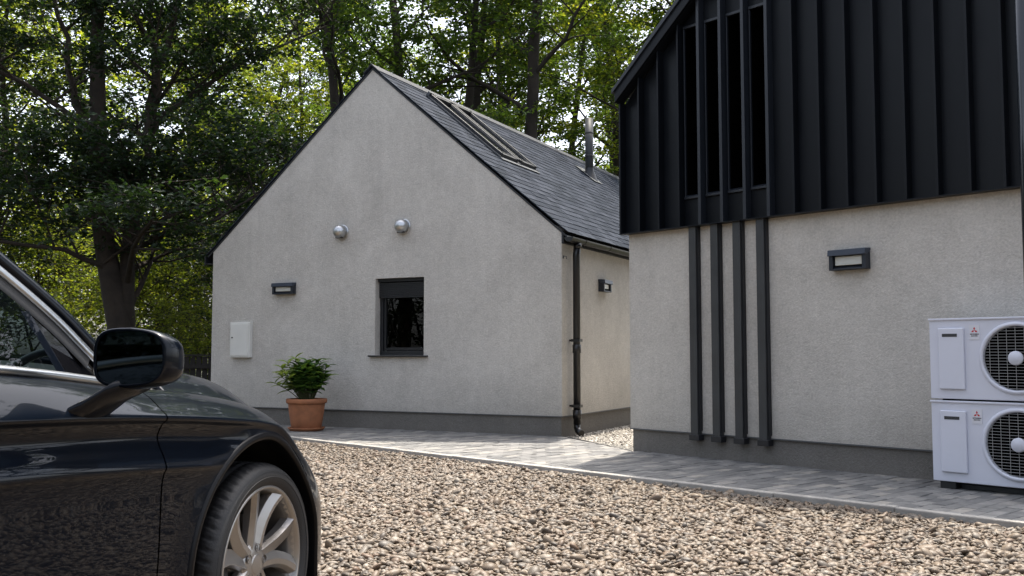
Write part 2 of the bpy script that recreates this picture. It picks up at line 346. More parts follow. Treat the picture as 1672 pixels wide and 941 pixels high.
# ------------------------------------------------------------------ pebbles
def np_mesh(name, V, Fq, mat, smooth=False):
    """V (n,3), Fq (m,4) quads"""
    me = bpy.data.meshes.new(name); me.vertices.add(len(V)); me.vertices.foreach_set('co', V.astype(np.float32).ravel())
    me.loops.add(Fq.size); me.loops.foreach_set('vertex_index', Fq.astype(np.int32).ravel()); me.polygons.add(len(Fq))
    me.polygons.foreach_set('loop_start', np.arange(0, Fq.size, Fq.shape[1], dtype=np.int32))
    me.polygons.foreach_set('use_smooth', np.full(len(Fq), smooth)); me.update(calc_edges=True); me.materials.append(mat); return me
def ico(sub):
    import bmesh
    bm = bmesh.new(); bmesh.ops.create_icosphere(bm, subdivisions=sub, radius=1); v = np.array([p.co[:] for p in bm.verts]); f = np.array([[q.index for q in p.verts] for p in bm.faces]); bm.free(); return v, f
def pebbles(name, pts, rad, mat, sub=2, zj=.016, flat=(.45, .75), hi=None):
    if hi is not None:
        o1 = pebbles(name, pts[hi], rad[hi], mat, 2, zj, flat); o2 = pebbles(name, pts[~hi], rad[~hi], mat, 1, zj, flat)
        m1, m2 = o1.data, o2.data
        def arr(m_):
            v = np.empty(len(m_.vertices)*3, np.float32); m_.vertices.foreach_get('co', v); l = np.empty(len(m_.loops), np.int32); m_.loops.foreach_get('vertex_index', l); return v, l
        v1, l1 = arr(m1); v2, l2 = arr(m2); V_ = np.concatenate([v1, v2]).reshape(-1, 3); L_ = np.concatenate([l1, l2+len(v1)//3]).reshape(-1, 3)
        bpy.data.objects.remove(o1); bpy.data.objects.remove(o2); me = np_mesh(name, V_, L_, mat, True)
        o = bpy.data.objects.new(name, me); col.objects.link(o); return o
    n = len(pts); V, Fc = ico(sub); nv, nf = len(V), len(Fc)
    rs = np.random.RandomState(3)
    sc = np.stack([rad*rs.uniform(.95, 1.55, n), rad*rs.uniform(.75, 1.05, n), rad*rs.uniform(flat[0], flat[1], n)], 1)
    # lumpy: superellipsoid + random skew per stone
    out = V[None]*sc[:, None, :]
    k = rs.normal(0, .10, (n, 3, 3)); out = out+np.einsum('nij,nvj->nvi', k, out)
    ph = rs.uniform(0, 6.28, (n, 3)); out *= 1+.09*np.sin(V[None, :, [1, 2, 0]]*3.0+ph[:, None, :])
    a = rs.uniform(0, 2*PI, n); tl = rs.normal(0, .32, (n, 2))
    ca, sa = np.cos(a), np.sin(a); x, y, z = out[..., 0], out[..., 1], out[..., 2]
    z2 = z+x*tl[:, None, 0]+y*tl[:, None, 1]; x2 = x-z*tl[:, None, 0]; y2 = y-z*tl[:, None, 1]
    X = x2*ca[:, None]-y2*sa[:, None]; Y = x2*sa[:, None]+y2*ca[:, None]
    P = np.stack([X+pts[:, None, 0], Y+pts[:, None, 1], z2+(sc[:, None, 2]*.35+rs.uniform(0, zj, n)[:, None])], -1).reshape(-1, 3)
    Q = (Fc[None]+(np.arange(n)*nv)[:, None, None]).reshape(-1)
    me = bpy.data.meshes.new(name); me.vertices.add(len(P)); me.vertices.foreach_set('co', P.astype(np.float32).ravel())
    me.loops.add(len(Q)); me.loops.foreach_set('vertex_index', Q.astype(np.int32)); me.polygons.add(n*nf)
    me.polygons.foreach_set('loop_start', np.arange(0, len(Q), 3, dtype=np.int32)); me.polygons.foreach_set('use_smooth', np.ones(n*nf, bool))
    me.update(calc_edges=True); me.materials.append(mat)
    o = bpy.data.objects.new(name, me); col.objects.link(o); return o
def scatter(x0, x1, y0, y1, dens, test, seed):
    rs = np.random.RandomState(seed); step = 1/math.sqrt(dens)
    gx, gy = np.meshgrid(np.arange(x0, x1, step), np.arange(y0, y1, step)); p = np.stack([gx.ravel(), gy.ravel()], 1)
    p += rs.uniform(-.62, .62, p.shape)*step; return p[test(p)]
inside = lambda p: ((p-K0) @ KN) < -.012
pa = scatter(-7.5, 6.4, 1.0, 15.5, 1500, inside, 1)
carn = (pa-np.array([-.8387, 3.398])) @ np.array([math.cos(math.radians(15)), -math.sin(math.radians(15))])
pa = pa[((pa[:, 1] > 12) | (np.abs(pa[:, 0]) < .54*pa[:, 1]+.35) | ((pa[:, 0] < 0) & (pa[:, 1] > 4.5))) | ((carn > 0) & (pa[:, 0] < 3.2) & (pa[:, 1] > 1.6))]
ra = np.random.RandomState(5).lognormal(math.log(.0130), .36, len(pa)).clip(.008, .034)
near = (pa[:, 1] < 9.5) & (pa[:, 1] > 3.2) & (np.abs(pa[:, 0]) < .54*pa[:, 1]+.2) & (pa[:, 0] > -.3*pa[:, 1]-.2)
tag(pebbles('gravel', pa, ra, M['pebble'], hi=near), label='loose rounded brown and cream pebbles covering the drive', cat='gravel', kind='stuff')
def behind(p):
    return (((p-A) @ ABn) > .03) & (((p-A) @ DA) > .02) & ((((p-B) @ DB) < .0))
pb = scatter(.5, 7, 10.6, 17, 1500, behind, 2); rb_ = np.random.RandomState(6).uniform(.008, .017, len(pb))
tag(pebbles('fine_gravel', pb, rb_, M['chip'], sub=1), label='fine pale gravel in the passage between the two buildings', cat='gravel', kind='stuff')

# ------------------------------------------------------------------ gable house
GA = empty('gable_house', (A[0], A[1], ZP), A1, label='pale grey rendered gable building with slate roof and one small dark window', cat='house')
Wd, Ht, LEN, zr = 5.87, 2.63, 12.5, -ZP   # local z = world z - ZP
ze = 2.62; zp = 5.09; mid = -Wd/2; slope = (zp-ze)/(Wd/2)
wx0, wx1, wz0, wz1 = -2.855, -2.055, 1.02, 2.095
def roofz(x): return ze+(min(x, 2*mid-x)*-1)*slope if False else ze+(Wd/2-abs(x-mid))*slope
zb = .245
wl = MB()
wl.prism([(-Wd, zb), (wx0, zb), (wx0, roofz(wx0)), (mid, zp), (-Wd, ze)], 'y', 0, .3)
wl.prism([(wx1, zb), (0, zb), (0, ze), (wx1, roofz(wx1))], 'y', 0, .3)
wl.prism([(wx0, zb), (wx1, zb), (wx1, wz0), (wx0, wz0)], 'y', 0, .3)
wl.prism([(wx0, wz1), (wx1, wz1), (wx1, roofz(wx1)), (wx0, roofz(wx0))], 'y', 0, .3)
wl.box(-.3, 0, .3, LEN, zb, ze-.02); wl.box(-Wd, -Wd+.3, .3, LEN, zb, ze-.02)
wl.prism([(-Wd, zb), (0, zb), (0, ze), (mid, zp), (-Wd, ze)], 'y', LEN, LEN+.3)
wl.build('wall', M['wall'], GA)
pl = MB(); pl.box(-Wd+.018, -.018, .018, LEN+.28, -.1, zb-.004)
pl.build('plinth', M['plinth'], GA)
MB().box(-Wd+.3, -.3, .3, LEN, zb, zb+.02).build('floor', M['hp_grey'], GA)
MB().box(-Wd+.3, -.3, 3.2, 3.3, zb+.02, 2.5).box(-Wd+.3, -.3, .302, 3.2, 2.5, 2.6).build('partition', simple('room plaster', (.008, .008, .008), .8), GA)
# drip bead at bottom of the render
MB().box(-Wd-.004, .004, -.006, .002, zb-.006, zb+.006).box(-.002, .006, .002, LEN, zb-.006, zb+.006).build('render_bead', M['lead'], GA)
# slates
def slates(xe, zeave, xr, zridge, y0, y1, seed):
    s = MB(); r_ = random.Random(seed); eave = Vector((xe, 0, zeave)); ridge = Vector((xr, 0, zridge)); Ls = (ridge-eave).length
    up = (ridge-eave)/Ls; nrm = Vector((-up.z, 0, up.x)); nrm = nrm if nrm.z > 0 else -nrm
    gauge = .15; nc = int(Ls/gauge)+1
    for c in range(nc):
        u0 = c*gauge; u1 = min(u0+gauge*1.6, Ls)
        y = y0-(r_.random()*.01); off = .125 if c % 2 else 0; k = 0; y = y0
        first = True
        while y < y1-.001:
            w_ = .25 if not (first and off) else .125
            first = False
            ya, yb = y+.0015, min(y+w_-.0015, y1)
            h0 = .013+r_.uniform(-.0015, .003); h1 = .004
            du = r_.uniform(-.003, .003)
            P = lambda u, yy, h: eave+up*u+nrm*h+Vector((0, yy, 0))
            v = [P(u0+du, ya, h0), P(u0+du, yb, h0), P(u1, yb, h1), P(u1, ya, h1), P(u0+du, ya, h0-.008), P(u0+du, yb, h0-.008), P(u1, yb, h1-.008), P(u1, ya, h1-.008)]
            s.add(v, [(0, 1, 2, 3), (7, 6, 5, 4), (4, 5, 1, 0), (5, 6, 2, 1), (7, 4, 0, 3)])
            y += w_
    return s
ov = .10
rx = ov; zre = ze-ov*slope
sR = slates(rx, zre+.045, mid, zp+.045, -.022, LEN+.33, 1); sL = slates(-Wd-.12, ze-.12*slope+.045, mid, zp+.045, -.022, LEN+.33, 2)
sR.v += []; o_ = len(sR.v); sR.add(sL.v, sL.f)
roof = sR.build('roof', M['slate'], GA)
# roof deck below slates + verge trim
dk = MB(); t_ = .03
dk.prism([(rx-.02, zre+.015), (mid, zp+.031), (-Wd-.10, ze-.12*slope+.031), (-Wd-.10, ze-.12*slope+.001), (mid, zp+.003), (rx-.02, zre-.015)], 'y', -.010, LEN+.32)
dk.build('verge_board', M['black_metal'], GA)
rc = MB()
for k in range(28):
    y0 = -.045+k*.45; rc.prism([(mid-.13, zp-.03), (mid, zp+.085), (mid+.13, zp-.03), (mid+.13, zp-.048), (mid, zp+.062), (mid-.13, zp-.048)], 'y', y0, y0+.446)
rc.build('ridge_cap', simple('ridge tiles', (.015, .019, .026), .75, var=.3), roof)
MB().box(-Wd-.135, -Wd-.01, -.03, LEN, ze-.20, ze-.185).box(-Wd-.15, -Wd-.13, -.03, LEN, ze-.21, ze-.075).build('fascia', M['black_metal'], GA)
# gutter (right side) with bracket joints, fascia
MB().box(.002, .03, -.005, LEN, ze-.17, ze-.02).build('fascia', M['black_metal'], GA)
gt = MB(); gx, gz = .115, ze-.095; pr = []
for k in range(13):
    t = PI+PI*k/12; pr.append((gx+.062*math.cos(t), gz+.06*math.sin(t)))
pr2 = [(gx+(p[0]-gx)*.93, gz+(p[1]-gz)*.93) for p in reversed(pr)]
gt.prism(pr+pr2, 'y', -.03, LEN)
gt.prism([(p[0], p[1]) for p in pr], 'y', -.034, -.028)
for yy in [.42, 1.32, 2.35, 3.4, 4.4, 5.4]:
    prb = [(gx+(p[0]-gx)*1.10, gz+(p[1]-gz)*1.10+.002) for p in pr]; gt.prism(prb+[(p[0], p[1]) for p in reversed(pr)], 'y', yy, yy+.035)
gt.build('gutter', M['pvc'], GA)
dp = MB(); yd = .25; xd = .10
dp.tube([(gx, yd, gz-.05), (xd, yd, ze-.3), (xd, yd, .14)], .047, 16)
dp.tube([(gx, yd, gz-.055), (gx, yd, gz-.12)], .052, 16)
dp.tube([(xd, yd, .14), (xd, yd, .09), (xd+.02, yd-.02, .06), (xd+.10, yd-.10, .03)], .042, 16)
for zz in [1.14, .30]:
    dp.tube([(xd, yd, zz-.09), (xd, yd, zz+.02)], .056, 16); dp.box(-.0, xd, yd-.012, yd+.012, zz+.06, zz+.085); dp.box(xd-.06, xd+.06, yd-.05, yd+.05, zz+.055, zz+.09)
dp.build('downpipe', M['pvc'], GA)
MB().box(.0, .012, .035, .055, 2.26, 2.30).tube([(.012, .045, 2.29), (.05, .045, 2.285), (.05, .045, 2.25)], .006, 6).build('hook', M['lead'], GA)
# window
fy = .12
wf = MB(); fw_ = .05
wf.box(wx0, wx0+fw_, fy, fy+.07, wz0, wz1).box(wx1-fw_, wx1, fy, fy+.07, wz0, wz1).box(wx0+fw_, wx1-fw_, fy, fy+.07, wz0, wz0+.06).box(wx0+fw_, wx1-fw_, fy, fy+.07, wz1-.05, wz1)
win = wf.build('window', M['frame'], GA, bevel=.004)
sa = MB(); i0, i1, j0, j1 = wx0+.055, wx1-.055, wz0+.066, wz1-.056
sa.box(i0, i0+.035, fy+.02, fy+.06, j0, j1).box(i1-.035, i1, fy+.02, fy+.06, j0, j1).box(i0+.035, i1-.035, fy+.02, fy+.06, j0, j0+.04).box(i0+.035, i1-.035, fy+.02, fy+.06, j1-.035, j1)
sa.build('sash', M['frame'], win, bevel=.003)
MB().add([(i0+.03, fy+.04, j0+.035), (i1-.03, fy+.04, j0+.035), (i1-.03, fy+.04, j1-.03), (i0+.03, fy+.04, j1-.03)], [(0, 1, 2, 3)]).build('pane', M['glass'], win)
MB().box(wx0-.085, wx1+.07, -.055, fy, wz0-.022, wz0-.001).build('sill', M['frame'], win, bevel=.003)
bl_ = MB()
bl_.box(wx0+.01, wx1-.01, .05, fy-.005, wz1-.045, wz1-.002)
for k in range(9):
    zz = wz1-.06-k*.024; bl_.box(wx0+.02, wx1-.02, .075, .095, zz-.02, zz)
bl_.build('roller_shutter', M['frame'], win)
ir = MB(); ir.box(-2.53, -2.50, .9, .95, .25, 2.4).box(-2.62, -2.60, 1.2, 1.24, .25, 2.4).box(-2.3, -2.28, 1.4, 1.44, 1.2, 2.3)
ir.box(-2.9, -1.2, 2.2, 2.8, .3, 2.2)
ir.build('cupboard', simple('kitchen cupboard', (.035, .032, .026), .4), GA)
# kitchen worktop and tap stand inside
wt = MB().box(-3.4, -1.4, .34, .9, 1.02, 1.055).build('worktop', simple('worktop', (.12, .11, .10), .3), GA)
tp = MB(); bx, by = -2.26, .36
pts = [(bx, by, 1.055), (bx, by, 1.24)]+[(bx+.05-.05*math.cos(t), by, 1.24+.05*math.sin(t)) for t in np.linspace(.2, PI, 8)]+[(bx+.1, by, 1.19)]
tp.tube(pts, .014, 10).tube([(bx, by, 1.056), (bx, by, 1.09)], .024, 12).tube([(bx, by, 1.10), (bx-.06, by, 1.13)], .007, 8)
tpo = tp.build('kitchen_tap', simple('polished tap', (.75, .76, .78), .25, .4)); tpo.matrix_world = Matrix.Translation((A[0], A[1], ZP)) @ Matrix.Rotation(A1, 4, 'Z')
tag(tpo, label='curved chrome kitchen tap seen through the small window', cat='tap')

# rooflights and flue on the right slope
ang = math.atan(slope)
def roofmat(back, up):
    e0 = Vector((0, 0, ze+.045)); u = Vector((-math.cos(ang), 0, math.sin(ang)))
    nrm = Vector((math.sin(ang), 0, math.cos(ang))); p = e0+u*up+Vector((0, back, 0))
    return Matrix(((0, u.x, nrm.x, p.x), (1, u.y, nrm.y, p.y), (0, u.z, nrm.z, p.z), (0, 0, 0, 1)))
for (b0, b1) in ((1.02, 1.60), (1.66, 2.24)):
    u0, u1 = 1.88, 3.44; w_, h_ = b1-b0, u1-u0; Mx = roofmat(b0, u0)
    fr = MB()
    fr.box(0, .06, 0, h_, -.01, .085).box(w_-.06, w_, 0, h_, -.01, .085).box(.06, w_-.06, 0, .07, -.01, .075).box(.06, w_-.06, h_-.07, h_, -.01, .095)
    rf = fr.xf(Mx).build('rooflight', M['black_metal'], GA, bevel=.004)
    MB().add([(.055, .065, .055), (w_-.055, .065, .055), (w_-.055, h_-.065, .055), (.055, h_-.065, .055)], [(0, 1, 2, 3)]).xf(Mx).build('pane', M['carglass'], rf)
    MB().box(-.03, .0-.002, -.04, h_+.04, .02, .04).box(w_+.002, w_+.025, -.04, h_+.04, .02, .04).box(-.03, w_+.025, -.09, -.002, .012, .03).box(-.03, w_+.03, h_+.003, h_+.05, .02, .10).xf(Mx).build('flashing', M['lead'], rf)
    MB().box(.07, .074, .08, h_-.08, .058, .07).box(.06, w_-.06, .075, .082, .078, .083).box(w_-.08, w_-.074, .08, h_-.08, .058, .07).xf(Mx).build('glazing_bead', M['lead'], rf)
P0 = roofmat(6.45, 2.9) @ Vector((0, 0, 0))
fl = MB(); fl.tube([(P0.x, P0.y, P0.z-.1), (P0.x, P0.y, P0.z+1.17)], .082, 24)
fl.tube([(P0.x, P0.y, P0.z+.40), (P0.x, P0.y, P0.z+.43)], .088, 24); fl.tube([(P0.x, P0.y, P0.z+.86), (P0.x, P0.y, P0.z+.89)], .088, 24)
flo = fl.build('flue', M['flue'], GA)
MB().lathe([(.17, -.09), (.13, .02), (.09, .12), (.088, .18)], 24, Matrix.Translation(P0)).build('flue_collar', M['black_metal'], flo)
MB().box(-.22, .22, -.24, .30, .026, .032).xf(roofmat(6.45, 2.9)).build('flue_flashing', M['lead'], flo)

# dome vents on the gable
def vent(x, z, label):
    loc = A+DA*x; r = empty('dome_vent', (loc[0], loc[1], z), A1, label=label, cat='vent', group='round steel vents on the gable')
    m_ = Matrix.Rotation(PI/2, 4, 'X')
    MB().lathe([(0, 0), (.108, 0), (.108, .012), (.094, .014)], 32, m_).build('flange', M['steel'], r)
    pr_ = [(.092, .01), (.092, .055), (.098, .06), (.098, .07)]+[(.098*math.cos(t), .07+.098*math.sin(t)) for t in np.linspace(.06, PI/2, 12)]
    pr_[-1] = (0.0005, .168)
    MB().lathe(pr_, 32, m_).build('cowl', M['steel'], r)
    sl_ = MB()
    for k in range(5): sl_.box(-.055, .055, -.10-.0, -.055, -.096+k*.004-.002*k*0, -.094+k*.004)
    sl_.build('louvre', M['hp_grey'], r)
vent(-3.43, 2.815, 'left of the two round steel dome vents, the lower one on the gable')
vent(-2.385, 2.835, 'right of the two round steel dome vents, above the window')

# wall lamps
def wall_lamp(O, D1, x, z, y, label, w_=.36, h_=.18):
    loc = np.array(O)+np.array([math.cos(D1), math.sin(D1)])*x+np.array([-math.sin(D1), math.cos(D1)])*y
    r = empty('wall_lamp', (loc[0], loc[1], z), D1, label=label, cat='wall lamp', group='black oblong outdoor wall lamps')
    f = MB(); d = .085; q = .038
    f.box(-w_/2, w_/2, -.03, -.001, -h_/2, h_/2)
    f.box(-w_/2, -w_/2+q, -d, -.03, -h_/2, h_/2-.05).box(w_/2-q, w_/2, -d, -.03, -h_/2, h_/2-.05)
    f.prism([(-d, -h_/2+.012), (-.03, -h_/2+.04), (-.03, -h_/2), (-d, -h_/2)], 'x', -w_/2+q, w_/2-q)
    f.build('lamp_body', M['lamp_body'], r, bevel=.003)
    hd = MB(); hd.prism([(-d-.02, h_/2-.058), (-d-.012, h_/2-.004), (-.0, h_/2+.002), (-.0, h_/2-.02), (-d+.02, h_/2-.058)], 'x', -w_/2-.004, w_/2+.004)
    hd.build('hood', simple('lamp hood', (.025, .034, .052), .42), r, bevel=.003)
    MB().box(-w_/2+q+.01, w_/2-q-.01, -.062, -.031, -h_/2+.042, h_/2-.062).build('lens', M['lens'], r, bevel=.006)
wall_lamp(A, A1, -4.445, 2.03, 0, 'dark oblong wall lamp left of the window on the gable wall', .38, .17)
wall_lamp(B, B1, 2.62, 1.905, 0, 'dark oblong wall lamp on the clad building, right of its four posts', .355, .185)
wall_lamp(A, A1+PI/2, 1.42, 2.02, 0, 'small dark wall lamp on the passage side wall beside the downpipe', .30, .17)

# meter box
loc = A+DA*-5.25; r = empty('meter_box', (loc[0], loc[1], 1.015), A1, label='white utility meter box fixed to the gable wall', cat='meter box')
MB().box(-.19, .19, -.07, 0, 0, .53).build('case', M['white'], r, bevel=.006)
MB().box(-.165, .165, -.082, -.071, .025, .505).build('door', M['white'], r, bevel=.004)
MB().tube([(-.135, -.08, .30), (-.135, -.088, .30)], .012, 12).build('lock', M['ink'], r)

# ------------------------------------------------------------------ clad building
GB = empty('clad_building', (B[0], B[1], 0), B1, label='grey rendered building with black ribbed metal cladding on its upper storey', cat='building')
WB = 4.50; rz0 = 3.80; rs = .835; mb = 2.2
def rz(x): return rz0+(mb+.05-abs(x-mb))*rs      # underside of rake
w2 = MB(); w2.prism([(0, .27), (WB, .27), (WB, 2.58), (0, 2.58)], 'y', 0, .3)
w2.box(0, WB, .3, .4, 2.5, 3.5)
w2.box(0, .3, .3, 9, .27, 3.5).box(WB-.3, WB, .3, 9, .27, 3.5).box(0, WB, 9, 9.3, .27, 3.5)
w2.build('wall', M['wall2'], GB)
MB().box(.018, WB-.018, .02, 9.28, -.1, .266).build('plinth', M['plinth'], GB)
MB().box(-.004, WB+.004, -.008, .004, .264, .276).build('render_bead', M['lead'], GB)
# cladding panel bays
fins = [-.03+.2685*k for k in range(0, 18)]
zc = 2.372; yp = -.012; slotk = (4, 5, 6, 7)
cp = MB(); fe = []
def bay(x0, x1, z0, y0=yp, y1=.0, ztop=None):
    if x0 < mb < x1 and ztop is None:
        poly = [(x0, z0), (x1, z0), (x1, rz(x1)), (mb, rz(mb)), (x0, rz(x0))]
    else:
        poly = [(x0, z0), (x1, z0), (x1, ztop or rz(x1)), (x0, ztop or rz(x0))]
    cp.prism(poly, 'y', y0, y1)
for k in range(len(fins)-1):
    x0, x1 = fins[k], min(fins[k+1], WB+.04)
    if k+1 in slotk:
        a, b_ = x0+.022, x1-.055
        bay(x0, x1, zc, ztop=2.665); bay(x0, x1, 4.47)
        bay(x0, a, 2.665, ztop=4.47); bay(b_, x1, 2.665, ztop=4.47)
    else: bay(x0, x1, zc)
cp.box(-.03, 0, -.0, 9.1, zc, 3.78).box(WB, WB+.032, -.0, 9.1, zc, 3.78)        # return along the side
cp.box(-.03, WB+.04, -.1, .0, zc-.012, zc-.001)
cp.build('cladding', M['clad'], GB)
louv = []
for k in slotk:
    x1 = fins[k]; a, b_ = fins[k-1]+.022, x1-.055
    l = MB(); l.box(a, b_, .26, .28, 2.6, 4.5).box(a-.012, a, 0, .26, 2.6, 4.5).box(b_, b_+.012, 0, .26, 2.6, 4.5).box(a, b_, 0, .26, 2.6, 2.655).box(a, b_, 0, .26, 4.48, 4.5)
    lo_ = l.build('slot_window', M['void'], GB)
    f = MB(); f.prism([(yp-.028, 2.655), (yp-.028, 2.675), (.0, 2.70), (.0, 2.655)], 'x', a-.006, b_+.006)
    f.prism([(yp-.02, 4.468), (yp-.02, 4.44), (.0, 4.44), (.0, 4.468)], 'x', a-.006, b_+.006)
    f.box(a-.008, a+.006, yp-.014, 0, 2.675, 4.44).box(b_-.006, b_+.008, yp-.014, 0, 2.675, 4.44)
    f.build('frame', M['clad_edge'], lo_, bevel=.002)
for k, x in enumerate(fins):
    if x > WB+.02: break
    fb = MB(); t = .032 if k in slotk else .020
    poly = [(x-t, zc-.006), (x+.002, zc-.006), (x+.002, rz(x)), (x-t, rz(x-t))]
    fb.prism(poly, 'y', -.102, yp+.002)
    fb.build('standing_seam', M['clad'] if k not in slotk else M['clad_edge'], GB, bevel=.003)
# rake trim, roof
rk = MB()
for sg in (1, -1):
    e0 = (mb-sg*(mb+.05), rz0); e1 = (mb, rz0+(mb+.05)*rs)
    rk.prism([e0, e1, (e1[0], e1[1]+.17), (e0[0], e0[1]+.15)], 'y', -.17, -.13)
    rk.prism([e0, e1, (e1[0], e1[1]+.02), (e0[0], e0[1]+.02)], 'y', -.13, -.03)
rk.build('rake_trim', M['clad'], GB, bevel=.004)
rk = MB()
for sg in (1, -1):
    e0 = (mb-sg*(mb+.075), rz0+.105); e1 = (mb, rz0+.105+(mb+.075)*rs)
    rk.prism([e0, e1, (e1[0], e1[1]+.07), (e0[0], e0[1]+.045)], 'y', -.19, 9.5)
    for q_ in range(22):
        y = .1+q_*.42; rk.prism([(e0[0], e0[1]+.05), (e1[0], e1[1]+.07), (e1[0], e1[1]+.12), (e0[0], e0[1]+.095)], 'y', y, y+.02)
rk.build('roof', M['clad_edge'], GB)
# four posts
posts = [.862, 1.131, 1.398, 1.668]
for x in posts:
    p = MB(); p.box(x, x+.088, -.07, -.001, .24, zc-.006).build('post', M['post'], GB, bevel=.004)
    MB().box(x+.094, x+.100, -.05, -.001, .30, zc-.006).build('trim', M['black_metal'], p and p if False else GB)
    MB().box(x-.012, x+.112, -.085, -.0, .205, .262).build('foot', M['black_metal'], p if False else GB, bevel=.004)
# downpipe at the right corner of the facade, standing forward on brackets
px_, py_ = 4.365, -.66
pp = MB(); pp.tube([(px_, py_, .02), (px_, py_, 4.02), (px_+.03, py_+.1, 4.1), (px_+.06, -.1, 4.14)], .048, 20)
pp.tube([(px_, py_, .02), (px_, py_, .05)], .075, 20)
dpo = pp.build('corner_pipe', M['pipe']); dpo.matrix_world = Matrix.Translation((B[0], B[1], 0)) @ Matrix.Rotation(B1, 4, 'Z')
tag(dpo, label='tall glossy dark pipe standing in front of the clad building at the right edge', cat='pipe')

# ------------------------------------------------------------------ heat pumps
def text_mesh(s, size, mat, parent, loc, name='lettering'):
    c = bpy.data.curves.new(name, 'FONT'); c.body = s; c.size = size; c.align_x = 'CENTER'; c.align_y = 'CENTER'; c.extrude = .0006; c.offset = size*.02
    t = bpy.data.objects.new(name, c); col.objects.link(t)
    dg = bpy.context.evaluated_depsgraph_get(); me = bpy.data.meshes.new_from_object(t.evaluated_get(dg)); bpy.data.objects.remove(t)
    me.transform(Matrix.Translation(loc) @ Matrix.Rotation(PI/2, 4, 'X')); me.materials.clear(); me.materials.append(mat)
    o = bpy.data.objects.new(name, me); col.objects.link(o); o.parent = parent; return o
def heat_pump(z0, label):
    base = B+DB*3.51+YB*(-.44)   # left front corner line
    r = empty('heat_pump', (base[0], base[1], z0), B1, label=label, cat='heat pump', group='heat pump units stacked one on the other')
    Wp, Hp, Dp = 1.05, .618, .33
    cx, cz, R = .652, .315, .243
    # casing front with round hole
    f = MB(); n = 64; ring = [(cx+R*math.cos(2*PI*k/n), cz+R*math.sin(2*PI*k/n)) for k in range(n)]
    outer = []
    for k in range(n):
        a = 2*PI*k/n; c, s_ = math.cos(a), math.sin(a)
        tx = ((Wp-cx) if c > 0 else cx)/max(abs(c), 1e-6); tz = ((Hp-cz) if s_ > 0 else cz)/max(abs(s_), 1e-6); t = min(tx, tz)
        outer.append((cx+c*t, cz+s_*t))
    # force the corners in
    for cxy in ((0, 0), (Wp, 0), (0, Hp), (Wp, Hp)):
        k = min(range(n), key=lambda q: (outer[q][0]-cxy[0])**2+(outer[q][1]-cxy[1])**2); outer[k] = cxy
    v = [(x, 0, z) for x, z in ring]+[(x, 0, z) for x, z in outer]+[(x, .10, z) for x, z in ring]+[(x, Dp, z) for x, z in outer]
    fs = []
    for k in range(n):
        j = (k+1) % n; fs += [(k, j, n+j, n+k), (k, 2*n+k, 2*n+j, j), (n+k, n+j, 3*n+j, 3*n+k)]
    fs.append(tuple(3*n+k for k in range(n)))
    f.add(v, fs); cs = f.build('casing', M['hp_white'], r, bevel=.008, seg=3)
    MB().box(-.004, Wp+.004, -.012, Dp+.006, Hp-.012, Hp+.004).build('top_lid', M['hp_white'], r, bevel=.004)
    m_ = Matrix.Translation((cx, 0, cz)) @ Matrix.Rotation(PI/2, 4, 'X')
    MB().lathe([(R+.028, 0), (R+.024, .012), (R+.008, .020), (R-.004, .014), (R-.006, -.02)], 64, m_).build('fan_ring', M['hp_white'], r)
    MB().lathe([(R-.008, -.016), (R-.009, -.098), (.0005, -.0985)], 48, m_).build('fan_cavity', M['hp_dark'], r)
    fb = MB()
    for k in range(3):
        a0 = k*2*PI/3+.4; vv = []; ff = []
        for i in range(8):
            for j in range(5):
                a = a0+i*.19; rr_ = .06+j*.042; vv.append((cx+rr_*math.cos(a+j*.08), .085-i*.006, cz+rr_*math.sin(a+j*.08)))
        for i in range(7):
            for j in range(4): ff.append((i*5+j, i*5+j+1, (i+1)*5+j+1, (i+1)*5+j))
        fb.add(vv, ff, True)
    fb.build('fan_blades', M['hp_dark'], r)
    gr = MB(); k = -R+.018
    while k < R-.01:
        hw = math.sqrt(R*R-k*k); gr.tube([(cx-hw, -.010, cz+k), (cx+hw, -.010, cz+k)], .0016, 5, caps=False); k += .0225
    for q_ in range(-3, 4):
        k = q_*.062; hw = math.sqrt(R*R-k*k); gr.tube([(cx+k, -.013, cz-hw), (cx+k, -.013, cz+hw)], .0016, 5, caps=False)
    gr.build('grille', M['wire'], r)
    MB().lathe([(.0005, .034), (.030, .034), (.034, .031), (.046, .030), (.052, .024), (.053, .008)], 40, m_).build('hub_cap', M['hp_white'], r)
    sp_ = MB().box(.078, .276, -.022, -.001, .075, .545).build('service_panel', M['hp_white'], r, bevel=.007, seg=3)
    MB().box(.112, .228, -.024, -.021, .478, .502).build('handle_slot', M['hp_grey'], sp_)
    bd = MB().box(.316, .392, -.004, -.0005, .455, .565).build('logo_badge', M['badge'], r)
    dm = MB(); lx, lz, s_ = .353, .525, .0135
    def dia(cx_, cz_, a):
        ux, uz = math.cos(a), math.sin(a); vx, vz = -uz, ux
        dm.add([(cx_, -.0045, cz_), (cx_+ux*s_+vx*s_*.577, -.0045, cz_+uz*s_+vz*s_*.577), (cx_+2*ux*s_, -.0045, cz_+2*uz*s_), (cx_+ux*s_-vx*s_*.577, -.0045, cz_+uz*s_-vz*s_*.577)], [(0, 1, 2, 3)])
    for a in (PI/2, PI/2+2*PI/3, PI/2-2*PI/3): dia(lx, lz, a)
    dm.build('emblem', M['red'], bd)
    text_mesh('MITSUBISHI', .0128, M['ink'], bd, Vector((lx, -.0048, .496))); text_mesh('ELECTRIC', .0112, M['ink'], bd, Vector((lx, -.0048, .4825)))
    return r
lo_z = .088
heat_pump(lo_z, 'lower white heat pump of the stack, standing on black rubber feet')
heat_pump(lo_z+.665-.03, 'upper white heat pump, resting on top of the other unit')
